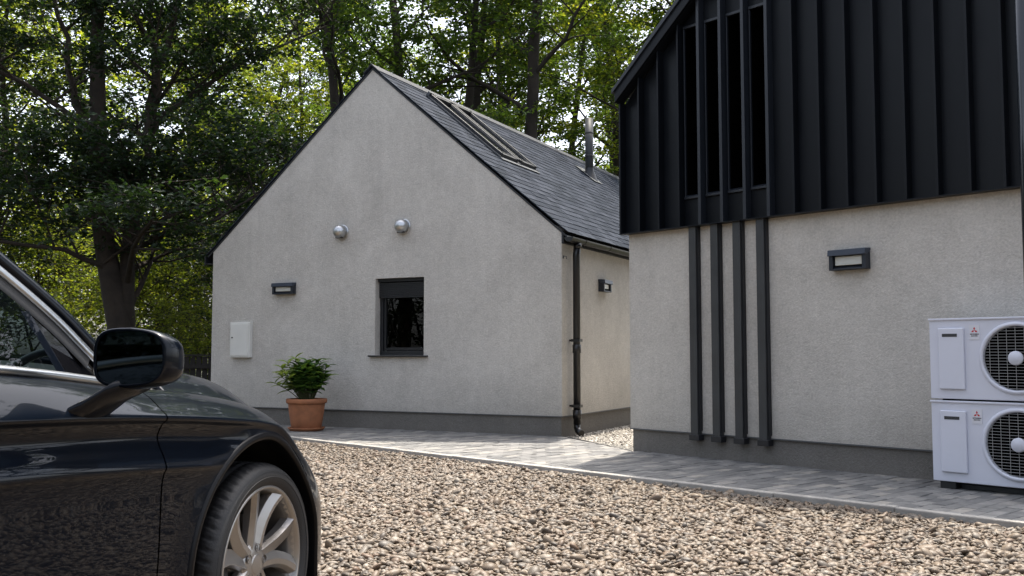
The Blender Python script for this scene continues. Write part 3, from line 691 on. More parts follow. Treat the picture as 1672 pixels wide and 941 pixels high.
def hpb(x0, x1, y0, y1, z0, z1, name, mat, label=None, cat=None, group=None):
    base = B+DB*3.51+YB*(-.44); o = MB().box(x0, x1, y0, y1, z0, z1).build(name, mat, bevel=.006)
    o.matrix_world = Matrix.Translation((base[0], base[1], 0)) @ Matrix.Rotation(B1, 4, 'Z'); tag(o, label, cat, group); return o
hpb(.05, .17, .01, .33, ZP, lo_z-.001, 'rubber_foot', M['rubber'], 'black rubber block under the left end of the lower heat pump', 'support block')
hpb(.88, 1.0, .01, .33, ZP, lo_z-.001, 'rubber_foot', M['rubber'], 'black rubber block under the right end of the lower heat pump', 'support block')
hpb(.17, .88, .10, .30, ZP, .070, 'drip_tray', M['hp_grey'], 'dark shallow tray lying under the lower heat pump', 'tray')
hpb(.08, 1.0, .02, .31, lo_z+.623, lo_z+.634, 'spacer_rail', M['hp_dark'], 'black spacer strip between the two heat pumps', 'spacer')

# ------------------------------------------------------------------ potted plant
r = empty('potted_plant', (-2.80, 13.52, ZP), 0, label='bushy green plant in a terracotta pot standing before the gable wall', cat='plant')
MB().lathe([(.0, .0), (.215, .0), (.245, .03), (.25, .045), (.235, .045), (.215, .02), (0, .02)], 48).build('saucer', M['terracotta'], r)
MB().lathe([(0, .022), (.185, .022), (.20, .04), (.222, .16), (.238, .27), (.246, .36), (.246, .365), (.268, .37), (.276, .385), (.276, .42), (.268, .432), (.252, .43), (.245, .40), (.24, .36)], 56).build('pot', M['terracotta'], r)
MB().lathe([(0.001, .395), (.1, .40), (.243, .385)], 32).build('soil', M['soil'], r)
def leafquads(mb_, base, d, n_, Ln, Wn, curl=.25, seg=4):
    d = Vector(d).normalized(); n_ = Vector(n_); n_ = (n_-d*n_.dot(d)).normalized(); s_ = d.cross(n_); v = []; base = Vector(base)
    for i in range(seg+1):
        t = i/seg; w_ = Wn*math.sin(PI*(t*.92+.04))**.8*(1-.25*t); c = base+d*(Ln*t)-n_*(curl*Ln*t*t)
        v += [c+s_*w_*.5+n_*w_*.18, c, c-s_*w_*.5+n_*w_*.18]
    f = []
    for i in range(seg): f += [(3*i, 3*i+1, 3*i+4, 3*i+3), (3*i+1, 3*i+2, 3*i+5, 3*i+4)]
    mb_.add(v, f, True)
st = MB(); lf = MB(); ly = MB(); pr_ = random.Random(21)
def shoot(base, tip, n, mbl, Ln, wd):
    base, tip = Vector(base), Vector(tip); k = 6
    pts = [base.lerp(tip, i/k)+Vector((pr_.uniform(-.01, .01), pr_.uniform(-.01, .01), .06*math.sin(PI*i/k)*.5)) for i in range(k+1)]
    st.tube(pts, [.007-.004*i/k for i in range(k+1)], 5)
    for i in range(n):
        t = 1-(i/n)**1.3*.65; p = base.lerp(tip, t)+Vector((0, 0, .03*math.sin(PI*t))); a = i*2.4+pr_.random()
        out = Vector((math.cos(a), math.sin(a), pr_.uniform(-.25, .55))); out = out*.8+(tip-base).normalized()*.5
        leafquads(mbl, p, out, (pr_.uniform(-.3, .3), pr_.uniform(-.3, .3), 1), Ln*pr_.uniform(.7, 1.15), wd*pr_.uniform(.8, 1.1), curl=pr_.uniform(.15, .5))
for i in range(70):
    a = pr_.uniform(0, 2*PI); rr_ = math.sqrt(pr_.random())*.24; hh = .42+pr_.uniform(.10, .42)*(1.15-rr_*1.0)
    shoot((.08*math.cos(a), .08*math.sin(a), .39), (rr_*math.cos(a)*1.0, rr_*math.sin(a)*.9, hh+.06), 12, lf, .135, .09)
for (x, y, z, m_) in ((-.32, -.16, .88, ly), (-.24, -.18, .95, ly), (-.14, -.12, 1.0, ly), (-.34, -.14, .78, ly), (.20, -.02, .96, lf), (.28, .0, .90, lf), (.30, -.05, .76, lf), (.12, .05, .96, lf), (-.40, -.15, .66, ly), (-.25, -.28, .80, ly)):
    shoot((x*.2, y*.2, .40), (x, y, z-.02), 10, m_, .15, .07)
st.build('stem', M['stem'], r); lf.build('foliage', M['leafP'], r, recalc=False); fo = ly.build('foliage', M['leafPy'], r, recalc=False); fo['label'] = 'pale yellow-green young leaves on the left side'

# ------------------------------------------------------------------ fence
fr = empty('timber_fence', (-5.0, 16.9, 0), math.radians(176), label='dark low timber paling fence between the gable building and the trees', cat='fence')
FL = 11.0
f = MB(); x = 0
while x < FL:
    f.box(x, x+.085, 0, .018, .06, 1.02+rnd.uniform(-.01, .01)); x += .105
f.build('palings', M['fence'], fr)
MB().box(0, FL, .02, .06, .2, .28).box(0, FL, .02, .06, .82, .90).box(0, FL, -.02, .04, 1.035, 1.06).build('rail', M['fence'], fr)
for k in range(7): MB().box(k*1.8, k*1.8+.09, .06, .15, 0, 1.03).build('post', M['fence'], fr)

# ------------------------------------------------------------------ trees
def leaves(P, Ls, rs, updir=.75, aspect=.55):
    n = len(P); a = rs.uniform(0, 2*PI, n); d = np.stack([np.cos(a), np.sin(a), rs.normal(-.15, .35, n)], 1); d /= np.linalg.norm(d, axis=1)[:, None]
    up = np.stack([rs.normal(0, .5, n), rs.normal(0, .5, n), np.full(n, updir)], 1); s = np.cross(d, up); s /= np.linalg.norm(s, axis=1)[:, None]; nn = np.cross(s, d)
    Ln = Ls*rs.uniform(.65, 1.25, n)[:, None]; W = Ln*aspect
    v = np.stack([P, P+d*Ln*.45+s*W*.5+nn*Ln*.08, P+d*Ln-nn*Ln*.12, P+d*Ln*.45-s*W*.5+nn*Ln*.08], 1).reshape(-1, 3)
    return v, np.arange(4*n).reshape(n, 4)
def grow(seed, Hh, tr, fork, reach, nl1=16, leaf=.10, per=26, bushy=1.0, multi=1, manual=None):
    r_ = random.Random(seed); mb_ = MB(); pts = []
    def branch(p, d, ln, rad, lvl, sides):
        k = max(3, int(ln/(.55 if lvl < 2 else .3))); path = [p.copy()]; rr = [rad]; dd = d.normalized()
        for i in range(k):
            wob = .045 if lvl == 0 else .22
            dd = (dd+Vector((r_.gauss(0, wob), r_.gauss(0, wob), r_.gauss(0, wob*.6)+(.06 if lvl in (1,) else .0)-(.05 if lvl >= 2 else 0)))).normalized()
            p = p+dd*(ln/k); path.append(p.copy()); rr.append(rad*(1-.82*((i+1)/k)**.9))
        if lvl < 3: mb_.tube(path, rr, sides, caps=False)
        return path, rr
    def at(path, t):
        i = min(int(t*(len(path)-1)), len(path)-2); f = t*(len(path)-1)-i; return path[i].lerp(path[i+1], f), (path[i+1]-path[i]).normalized(), i
    trunks = []
    for q in range(multi):
        a = 2*PI*q/max(1, multi)+r_.random(); tilt = .0 if multi == 1 else .28
        trunks.append(branch(Vector((0, 0, -.1)), Vector((tilt*math.cos(a), tilt*math.sin(a), 1)), Hh, tr/math.sqrt(multi), 0, 10))
    if manual:
        trunks = []
        for pp, r0, r1 in manual:
            q_ = []
            for i in range(len(pp)-1):
                a_, b_ = Vector(pp[i]), Vector(pp[i+1])
                for k_ in range(4): q_.append(a_.lerp(b_, k_/4)+Vector((r_.gauss(0, .03), r_.gauss(0, .03), 0)))
            q_.append(Vector(pp[-1])); rr = [r0+(r1-r0)*(k_/(len(q_)-1))**.8 for k_ in range(len(q_))]
            mb_.tube(q_, rr, 12, caps=False); trunks.append((q_, rr))
    for path, rr in trunks:
        if manual: Hh = 1.0; fork = .42 if path is trunks[0][0] else .12
        for i in range(nl1):
            t = fork/Hh+(1-fork/Hh)*((i+r_.random()*.6)/nl1)**.85; t = min(t, .98); p, d, ix = at(path, t)
            a = i*2.4+r_.uniform(-.5, .5); el = r_.uniform(.25, .9)+.5*t
            dr = Vector((math.cos(a), math.sin(a), el)); ln = reach*(1-.62*max(0, t-fork/Hh)/(1-fork/Hh+.01))*r_.uniform(.7, 1.2)
            b1, q1 = branch(p, dr, ln, max(.02, rr[ix]*r_.uniform(.38, .6)), 1, 7)
            for j in range(int(5+ln*1.3)):
                t2 = .22+.78*(j+r_.random())/(5+ln*1.3); p2, d2, i2 = at(b1, min(t2, .99))
                a2 = r_.uniform(0, 2*PI); sd_ = Vector((math.cos(a2), math.sin(a2), r_.uniform(-.15, .45)))
                b2, q2 = branch(p2, d2*.7+sd_*.9, r_.uniform(.8, 1.9)*bushy*(1.15-.45*t2), max(.008, q1[i2]*.5), 2, 5)
                for c in range(3):
                    t3 = .3+.7*(c+r_.random())/3; p3, d3, _ = at(b2, min(t3, .99)); a3 = r_.uniform(0, 2*PI)
                    e3 = p3+(d3*.5+Vector((math.cos(a3), math.sin(a3), r_.uniform(-.25, .2)))*.8)*r_.uniform(.35, .75)*bushy
                    mb_.tube([p3, e3], [.006, .003], 3, caps=False); pts.append((p3, e3))
    rs_ = np.random.RandomState(seed); a = np.array([p[0][:] for p in pts]); b_ = np.array([p[1][:] for p in pts])
    t = rs_.uniform(.1, 1.15, (len(pts), per, 1)); P = a[:, None]+(b_-a)[:, None]*t
    sp = .13*bushy; P = P+np.stack([rs_.normal(0, sp, t.shape[:2]), rs_.normal(0, sp, t.shape[:2]), rs_.normal(-.03, sp*.42, t.shape[:2])], -1)
    v, f = leaves(P.reshape(-1, 3), leaf, rs_)
    return mb_, v, f
def make_tree(name, label, cat, group, mat, **kw):
    mb_, v, f = grow(**kw)
    r = empty(name, (0, 0, 0), 0, label=label, cat=cat, group=group)
    t = mb_.build('trunk', M['wood'], r, recalc=False)
    c = bpy.data.objects.new('crown', np_mesh('crown', v, f, M[mat])); col.objects.link(c); c.parent = r
    return r
GT = 'trees in the wood behind the buildings'
protos = {
 'big': make_tree('broadleaf_tree', 'x', 'tree', GT, 'leafC', seed=5, Hh=12.5, tr=.24, fork=2.6, reach=3.2, nl1=10, leaf=.115, per=31, manual=[
   ([(0, 0, -.1), (.02, 0, 1.4), (-.03, 0, 2.6), (.05, .05, 3.9)], .16, .12),
   ([(.05, .05, 3.85), (.25, 0, 4.7), (.35, -.1, 5.6), (.75, -.3, 6.9), (1.3, -.6, 8.4), (2.0, -.8, 10.2)], .11, .03),
   ([(.28, 0, 4.8), (.30, .3, 6.0), (.1, .5, 7.6), (.3, .9, 9.5), (.1, 1.1, 11.5)], .09, .02),
   ([(.04, .04, 3.7), (-.5, .1, 4.6), (-1.0, -.1, 5.6), (-1.3, .1, 6.9), (-1.9, .4, 8.6), (-2.3, .3, 10.6)], .10, .02),
   ([(-.8, .0, 5.2), (-1.8, -.4, 5.9), (-2.9, -.9, 6.5), (-4.2, -1.2, 7.2)], .06, .015),
   ([(0, 0, 2.4), (-.9, -.5, 2.9), (-2.0, -1.1, 3.0), (-3.2, -1.6, 3.3)], .06, .015),
   ([(.02, 0, 2.9), (.9, -.3, 3.3), (1.8, -.7, 3.4), (2.7, -.9, 3.9)], .055, .015),
   ([(.3, 0, 5.2), (1.2, .5, 6.2), (2.4, .9, 7.0), (3.6, 1.2, 7.6)], .06, .015)]),
 'oak': make_tree('broadleaf_tree', 'x', 'tree', GT, 'leafC', seed=3, Hh=12.5, tr=.24, fork=2.6, reach=5.0, nl1=18, leaf=.12, per=27),
 'oak2': make_tree('broadleaf_tree', 'x', 'tree', GT, 'leafA', seed=9, Hh=14.5, tr=.22, fork=4.0, reach=4.6, nl1=19, leaf=.125, per=31),
 'tall': make_tree('tall_tree', 'x', 'tree', GT, 'leafA', seed=14, Hh=19, tr=.21, fork=6.5, reach=4.0, nl1=22, leaf=.14, per=31),
 'lime': make_tree('young_tree', 'x', 'tree', GT, 'leafB', seed=27, Hh=10.5, tr=.13, fork=1.6, reach=3.6, nl1=20, leaf=.13, per=26),
 'bush': make_tree('shrub', 'x', 'shrub', 'undergrowth shrubs at the edge of the wood', 'leafB', seed=31, Hh=3.2, tr=.07, fork=.3, reach=1.9, nl1=8, leaf=.10, per=20, multi=3),
 'bushd': make_tree('shrub', 'x', 'shrub', 'undergrowth shrubs at the edge of the wood', 'leafC', seed=37, Hh=3.6, tr=.07, fork=.4, reach=2.1, nl1=8, leaf=.10, per=20, multi=3),
}
used = set()
def plant(kind, x, y, rz_, s, label):
    o = protos[kind]
    if kind in used: o = copy_tree(o)
    used.add(kind); o.location = (x, y, 0); o.rotation_euler = (0, 0, rz_); o.scale = (s, s, s*1.0); o['label'] = label
FARL = 'far tree of the last row of the wood, filling gaps between nearer crowns'
TREES = [
 # big dark tree left, the two multi-stem ones near the house
 ('big', -6.95, 17.8, 0.0, 1.0, 'big dark-leaved tree with a forking trunk at the left, behind the fence'),
 ('oak', -11.8, 19.0, 2.2, 1.05, 'dark spreading tree at the far left edge of the photo'),
 ('oak2', -4.2, 23.5, 1.3, .95, 'dark tree just left of the gable house, behind its left eave'),
 ('lime', -12.3, 23.0, 0.8, 1.1, 'sunlit yellow-green tree seen through the boughs at the far left'),
 ('lime', -7.0, 30.0, 3.1, 1.15, 'yellow-green tree behind the large dark left tree'),
 ('oak2', -1.4, 27.5, 4.0, 1.05, 'green tree rising behind the left slope of the gable'),
 ('tall', -3.05, 25.0, 2.0, .95, 'tall straight-trunked tree rising just behind the gable peak'),
 ('tall', -.9, 28.5, 5.1, 1.0, 'tall tree with a bare straight trunk, first right of the gable peak'),
 ('tall', .32, 26.0, 3.6, 1.15, 'stout-trunked tree rising over the roof ridge, left of the flue'),
 ('lime', 3.6, 29.5, 1.0, 1.3, 'yellow-green tree above the ridge beside the metal flue'),
 ('tall', 3.8, 33.0, .3, 1.05, 'tall tree whose crown meets the clad building roof edge'),
 ('oak2', 4.8, 27.0, 2.6, 1.1, 'full green tree directly behind the flue'),
 ('lime', -11.3, 31.0, 2.0, 1.3, 'yellow-green tree deep in the wood at the far left'),
 ('oak2', -10.5, 42.0, 5.5, 1.15, 'mid green tree deep in the wood behind the left trees'),
 ('lime', -1.0, 34.0, .5, 1.6, 'yellow-green tree far behind the gable peak'),
 ('tall', -6.6, 41.0, 1.5, 1.1, 'tall far tree left of the gable peak'),
 ('tall', 2.2, 37.0, 4.4, 1.0, 'tall far tree between the two thick trunks over the ridge'),
 ('oak2', 8.8, 34.0, 1.9, 1.2, 'tree hidden for the most part behind the clad building roof'),
 ('lime', -18, 33.0, 4.9, 1.5, 'farthest yellow-green tree behind the car windscreen'),
 ('tall', -14, 43.0, 2.9, 1.1, 'tall far tree at the left above the car'),
]
far = random.Random(77)
for i in range(8):
    TREES.append((['oak2', 'tall', 'oak2', 'oak'][i % 4], -26+i*5.2+far.uniform(-1, 1), 46+far.uniform(-3, 6), far.uniform(0, 6), far.uniform(1.15, 1.4), FARL))
for t in TREES: plant(*t)
BUSH = [
 ('bush', -8.3, 21.5, .2, 1.0, 'light green shrub under the big dark tree, left of the fence end'),
 ('bush', -5.3, 17.9, 1.2, .55, 'small light shrub poking through at the end of the fence by the wall'),
 ('bushd', -6.2, 23.0, 2.2, 1.0, 'dark shrub beyond the fence beside the gable wall'),
 ('bush', -11.5, 24.5, 3.0, 1.3, 'tall light shrub seen above the car bonnet'),
 ('bushd', -13.5, 22.5, 4.0, 1.2, 'dark shrub behind the car windscreen pillar'),
 ('bush', -10.2, 28.5, 5.0, 1.4, 'far light shrub between the two big left trees'),
 ('bushd', -7.6, 28.5, .9, 1.3, 'far dark shrub right of the big forking trunk'),
 ('bush', -5.2, 32.0, 2.7, 1.5, 'farthest light shrub beside the gable house'),
 ('bushd', -16.5, 28.0, 1.7, 1.6, 'large dark shrub at the far left'),
 ('bush', -15.0, 33.0, .1, 1.7, 'large light shrub deep in the wood at the far left'),
 ('bushd', -10.5, 35.0, 3.9, 1.9, 'large dark shrub deep in the wood'),
]
for t in BUSH: plant(*t)
for o in list(scn.objects):
    if o.get('label') == FARL: o['group'] = 'last row of trees of the wood'
# belt of trees across the lane, behind the viewpoint (they darken the reflections)
for i, (k, x, y, s) in enumerate([('oak2', -14, -18, .6), ('oak2', -7, -20, .6), ('oak2', 0, -21, .6), ('oak2', 7, -20, .6), ('oak2', 14, -16, .6), ('oak2', -15.5, 5.5, 1.1), ('oak', 14.5, 14.5, 1.15), ('oak2', 10.5, 13.0, 1.1), ('oak2', 19, 8, 1.1), ('oak', 12.5, 19.5, 1.1), ('oak2', 19, -7, .6), ('oak2', -20, -8, .6)]):
    plant(k, x, y, i*1.1, s, 'tree standing across the lane from the buildings, number %d of that row from the left' % (i+1))
for q_ in ((-11.5, 8.6, 1.5), (-12.5, 6.2, 1.5), (-13.5, 11, 1.5), (-14, 3.5, 1.5)):  # unseen shrubs added at the left so the gable window mirrors dark foliage
    plant('bushd', q_[0], q_[1], q_[0], q_[2], 'dark roadside shrub out of view, added to darken the window reflection')
for i in range(9):  # row added behind the viewpoint to keep bright sky out of the window reflection
    plant('bushd', -13+i*2.9, -8.5-(i % 3)*1.2, i*1.7, 1.35, 'dark roadside shrub out of view, added to darken the window reflection')
for o in list(scn.objects):
    if o.get('label', '').startswith('dark roadside'): o['group'] = 'unseen shrubs added to darken reflections'
for o in list(scn.objects):
    if o.get('label', '').startswith('tree standing across'):
        o['group'] = 'trees across the lane'; o['label'] = 'broad tree across the lane from the buildings, out of the photo'

# ------------------------------------------------------------------ car
TH = math.radians(15.0)
wc = np.array([-.8387, 3.398]); SIDE = .92
fwd = np.array([math.sin(TH), math.cos(TH)]); out = np.array([math.cos(TH), -math.sin(TH)])
cc = wc-out*SIDE
# local axes: x forward, y left, z up ; n (outboard of the right side) = -(y+SIDE)
CAR = empty('parked_car', (cc[0], cc[1], 0), math.atan2(fwd[1], fwd[0]), label='glossy black car parked on the gravel at the left, seen from its side', cat='car')
def P3(u, n, z, sg=1): return (u, -(SIDE+n)*sg, z)
def spl(pts):
    xs = np.array([p[0] for p in pts], float); ys = np.array([p[1] for p in pts], float)
    m_ = np.zeros(len(xs)); dd = np.diff(ys)/np.diff(xs)
    m_[1:-1] = (dd[:-1]*np.diff(xs)[1:]+dd[1:]*np.diff(xs)[:-1])/(np.diff(xs)[1:]+np.diff(xs)[:-1]); m_[0], m_[-1] = dd[0], dd[-1]
    def f(x):
        x = min(max(x, xs[0]), xs[-1]); i = min(int(np.searchsorted(xs, x, 'right'))-1, len(xs)-2); i = max(i, 0); h = xs[i+1]-xs[i]; t = (x-xs[i])/h
        return (2*t**3-3*t*t+1)*ys[i]+(t**3-2*t*t+t)*h*m_[i]+(-2*t**3+3*t*t)*ys[i+1]+(t**3-t*t)*h*m_[i+1]
    return f
REAR = -3.72
shoulder = spl([(-3.72, .86), (-3.2, .91), (-2.4, .935), (-1.7, .928), (-1.2, .915), (-.9, .903), (-.57, .884), (-.3, .862), (-.05, .836), (.15, .806), (.4, .748), (.65, .69), (.885, .65)])
crease = spl([(-3.72, .74), (-2.4, .79), (-1.2, .774), (-.9, .759), (-.58, .738), (-.29, .716), (0, .70), (.4, .60), (.885, .50)])
belt = spl([(-3.72, .96), (-3.3, 1.02), (-2.8, 1.06), (-2.0, 1.055), (-1.1, 1.025), (-.74, .988), (-.59, .968), (-.34, .945), (-.05, .908), (.2, .862), (.45, .79), (.7, .71), (.885, .66)])
centre = spl([(-.60, 1.065), (-.3, 1.063), (0, 1.05), (.22, 1.03), (.42, .995), (.62, .945), (.76, .88), (.84, .79), (.885, .68)])
deck = spl([(-3.72, .97), (-3.6, 1.05), (-3.3, 1.10), (-2.9, 1.12)])
def inset(u):
    if u > .2:
        t = min(max((u-.2)/.685, 0), 1); return -.785*(1-math.sqrt(max(0, 1-t**3.4)))-.012*t
    if u < -2.9:
        t = min(1, (-2.9-u)/.82); return -.785*(1-math.sqrt(max(0, 1-t**3.6)))-.02*t
    return 0.0
def sst(a, b_, x): t = min(max((x-a)/(b_-a), 0), 1); return t*t*(3-2*t)
ARCH = [(0.008, .352), (-2.82, .352)]; RA = .428
def section(u):
    s, c, b_ = shoulder(u), crease(u), belt(u); i = inset(u)
    rows = [(-.13, .17), (-.07, .20), (-.042, .27), (-.029, .38), (-.021, .5), (-.018, c-.12), (-.016, c-.05), (-.010, c-.012), (-.002, c+.006), (-.010, c+.035), (-.026, c+(s-c)*.45), (-.034, s-.05), (-.020, s-.018), (-.004, s-.003), (-.004, s+.008), (-.022, s+.30*(b_-s)), (-.060, s+.70*(b_-s)), (-.102, b_), (-.132, b_+.007), (-.146, b_+.006)]
    res = []
    wf_ = sst(.10, .62, u); nr_ = len(rows)
    for k, (n, z) in enumerate(rows):
        if wf_ > 0:
            zz = .17+(b_+.006-.17)*(k/(nr_-1))**.85; tt = max(0, (zz-.50)/(b_-.50)); nn = -.012-.125*tt**2.6-(.10*max(0, (.26-zz)/.09)**1.5)
            z = z+(zz-z)*wf_; n = n+(nn-n)*wf_
        for (ax, az) in ARCH:
            d = math.hypot(u-ax, z-az) if z > az else abs(u-ax)
            if d < RA: d = RA
            if z < s+.02 and z > .2:
                g_ = math.exp(-((d-RA)/.055)**2); n = n+(-.010-n)*g_
        res.append((n+i, z))
    return res
def front_shift(u, z):
    return -.20*sst(-.1, .8, u)*sst(.42, .88, z) if u > 0 else 0
def cr(rows, sub):
    o_ = []; P = [rows[0]]+rows+[rows[-1]]
    for i in range(1, len(P)-2):
        for k in range(sub):
            t = k/sub; q = []
            for a in range(len(P[0])):
                p0, p1, p2, p3 = P[i-1][a], P[i][a], P[i+1][a], P[i+2][a]
                q.append(.5*((2*p1)+(p2-p0)*t+(2*p0-5*p1+4*p2-p3)*t*t+(3*p1-p0-3*p2+p3)*t**3))
            o_.append(tuple(q))
    o_.append(rows[-1]); return o_
def arch_snap(V, Fs):
    """V list of [u,n,z]; removes faces inside the wheel openings and snaps the border on to the circle"""
    V = [list(v) for v in V]
    def rad(v):
        best = None
        for ax, az in ARCH:
            du, dz = v[0]-ax, v[2]-az
            d = math.hypot(du, dz) if dz > 0 else abs(du)
            if best is None or d < best[0]: best = (d, ax, az, du, dz)
        return best
    R = [rad(v) for v in V]; keep = []
    for f in Fs:
        if sum(1 for i in f if R[i][0] < RA) <= len(f)//2: keep.append(f)
    uset = set(i for f in keep for i in f)
    cnt = {}
    for f in keep:
        for i in f: cnt[i] = cnt.get(i, 0)+1
    for i in uset:
        d, ax, az, du, dz = R[i]
        inn = d < RA
        if inn or (d < RA+.022 and cnt[i] < 4):
            if dz > 0: V[i][0] = ax+du/d*RA; V[i][2] = az+dz/d*RA
            else: V[i][0] = ax+math.copysign(RA, du)
    return V, keep
def side_panel(name, u0, u1, r0=0, r1=None, du=.016, lipL=True, lipR=True, mat='paint', sub=5):
    us = list(np.linspace(u0, u1, max(2, int((u1-u0)/du)+1)))
    if u1 > .8 or u0 < -3.6:   # denser where the plan turns
        us = []
        n = max(2, int((u1-u0)/du)+1)
        for k in range(n+1):
            t = k/n
            us.append(u0+(u1-u0)*((1-(1-t)**1.7) if u1 > .8 else (t**1.7)))
    cols = []
    for u in us:
        rows = cr(section(u), sub); rows = rows[r0*sub:(len(rows) if r1 is None else r1*sub+1)]
        cols.append([(u+front_shift(u, z), n, z) for n, z in rows])
    lip = .016
    if lipL: cols = [[(u+.001, n-lip, z) for u, n, z in cols[0]]]+cols
    if lipR: cols = cols+[[(u-.001, n-lip, z) for u, n, z in cols[-1]]]
    k = len(cols[0]); V = [p for c in cols for p in c]; Fs = []
    for i in range(len(cols)-1):
        for j in range(k-1): Fs.append((i*k+j, (i+1)*k+j, (i+1)*k+j+1, i*k+j+1))
    V, Fs = arch_snap(V, Fs)
    used_ = sorted(set(i for f in Fs for i in f)); mp_ = {a: b_ for b_, a in enumerate(used_)}
    V = [V[i] for i in used_]; Fs = [tuple(mp_[i] for i in f) for f in Fs]
    obs = []
    for sg in (1, -1):
        o_ = MB().add([P3(u, n, z, sg) for u, n, z in V], Fs if sg == 1 else [tuple(reversed(f)) for f in Fs], True).build(name, M[mat], CAR, recalc=False); obs.append(o_)
    return obs
side_panel('front_wing', -.567, .885, lipL=False, lipR=False)
doors = side_panel('front_door', -1.74, -.574, lipL=False, lipR=False)
rdoors = side_panel('rear_door', -2.60, -1.748, lipL=False, lipR=False)
side_panel('rear_wing', REAR, -2.608, lipL=False, lipR=False)
for ug in (-.5705, -1.744, -2.604):
    for sg in (1, -1):
        V = []
        for u in (ug-.02, ug+.02):
            V += [P3(u, n-.010, z, sg) for n, z in cr(section(u), 3)[4:]]
        k = len(V)//2; MB().add(V, [(j, k+j, k+j+1, j+1) for j in range(k-1)]).build('door_seal', M['hp_dark'], CAR)
# bonnet
def bonnet():
    us = list(np.linspace(-.36, .6, 50))+[.6+.285*(1-(1-t)**1.7) for t in np.linspace(.04, 1, 26)]; V = []; nr = 24
    for u in us:
        n0 = -.152+inset(u); b_ = belt(u)+.004; c = centre(u)
        for sg_i in range(2*nr+1):
            f = sg_i/nr-1  # -1..1
            a = 1-abs(f)
            fz = 1-(1-a)**3.8; rise = (c-b_)*fz+.012*math.sin(min(1, a/.30)*PI)**2*sst(.75, -.1, u)
            n = n0+(-SIDE-n0)*a; z = b_+rise+(-.012 if a == 0 else 0)
            y = -(SIDE+n) if f < 0 else (SIDE+n)
            V.append((u+front_shift(u, z)-.0*a, y, z))
    k = 2*nr+1; Fs = [(i*k+j, (i+1)*k+j, (i+1)*k+j+1, i*k+j+1) for i in range(len(us)-1) for j in range(k-1)]
    # rear turned-down edge
    o0 = len(V)
    for j in range(k): p = V[j]; V.append((p[0]+.004, p[1], p[2]-.025))
    Fs += [(o0+j, j, j+1, o0+j+1) for j in range(k-1)]
    return MB().add(V, Fs, True).build('bonnet', M['paint'], CAR)
bonnet()
# cowl below the windscreen
V = []; us = np.linspace(-.80, -.345, 8); k = 21
for u in us:
    for j in range(k):
        f = j/(k-1)*2-1; y = f*(SIDE-.15); z = belt(u)+.0+(centre(max(u, -.6))-belt(u))*(1-abs(f)**2.6)-.016-.004*math.sin((u+.345)*25)
        V.append((u, y, z))
MB().add(V, [(i*k+j, (i+1)*k+j, (i+1)*k+j+1, i*k+j+1) for i in range(len(us)-1) for j in range(k-1)], True).build('cowl_panel', M['satin_black'], CAR)
# grille, lamps, lower closing
MB().box(.80, .88, -.40, .40, .33, .56).build('front_grille', M['gloss_black'], CAR, bevel=.02)
for sg in (1, -1):
    V = [P3(u+front_shift(u, z)+.004, inset(u)+n-.014, z, sg) for (u, n, z) in ((.70, -.0, .60), (.76, -.0, .59), (.85, -.0, .58), (.85, -.0, .63), (.76, -.005, .65), (.70, -.01, .635))]
    MB().add(V, [(0, 1, 4, 5), (1, 2, 3, 4)], True).build('headlight', M['lightglass'], CAR)
    V = [P3(u-.004, inset(u)+.003, z, sg) for u, z in ((-3.3, .78), (-3.55, .78), (-3.69, .78), (-3.69, .88), (-3.55, .89), (-3.3, .90))]
    MB().add(V, [(0, 1, 4, 5), (1, 2, 3, 4)], True).build('tail_light', M['taillight'], CAR)
# arch trims and liners
for sg in (1, -1):
    for (ax, az) in ARCH:
        tr_ = MB(); pr0 = [(RA+.024, -.004), (RA+.021, .004), (RA+.010, .0075), (RA-.001, .006), (RA-.005, -.003), (RA-.007, -.05)]
        V = []; angs = []
        for z in np.linspace(.19, az, 8)[:-1]: angs.append(('l', z))
        for t in np.linspace(0, PI, 60): angs.append(('a', t))
        for z in np.linspace(az, .19, 8)[1:]: angs.append(('r', z))
        sec_c = {}
        for kind, t in angs:
            for rr_, dn_ in pr0:
                if kind == 'a': u, z = ax-rr_*math.cos(t), az+rr_*math.sin(t)
                elif kind == 'l': u, z = ax-rr_, t
                else: u, z = ax+rr_, t
                bn = inset(u)-.012 if ax > -1 else inset(u)-.012
                V.append(P3(u+front_shift(u, z), bn+dn_, z, sg))
        k = len(pr0); Fs = [(i*k+j, (i+1)*k+j, (i+1)*k+j+1, i*k+j+1) for i in range(len(angs)-1) for j in range(k-1)]
        tr_.add(V, Fs, True).build('arch_trim', M['trim_black'], CAR)
        ln = MB(); V = []
        for kind, t in angs:
            for dn_ in (-.03, -.36):
                rr_ = RA+.004
                if kind == 'a': u, z = ax-rr_*math.cos(t), az+rr_*math.sin(t)
                elif kind == 'l': u, z = ax-rr_, t
                else: u, z = ax+rr_, t
                V.append(P3(u, dn_+min(0, inset(u)), z, sg))
        Fs = [(2*i, 2*i+1, 2*i+3, 2*i+2) for i in range(len(angs)-1)]
        ln.add(V, Fs, True); n_ = len(angs); ln.add([V[2*i+1] for i in range(n_)], [tuple(range(n_))])
        ln.build('arch_liner', M['rubber'], CAR)
MB().box(-3.3, -2.45, -.55, .55, .22, .26).box(-2.37, -.45, -.84, .84, .20, .26).box(-.42, .7, -.52, .52, .22, .26).build('underbody', M['rubber'], CAR)
MB().box(-2.37, -.45, -(SIDE-.015), -(SIDE-.07), .165, .22).box(-2.37, -.45, (SIDE-.07), (SIDE-.015), .165, .22).build('sill_trim', M['satin_black'], CAR, bevel=.01)
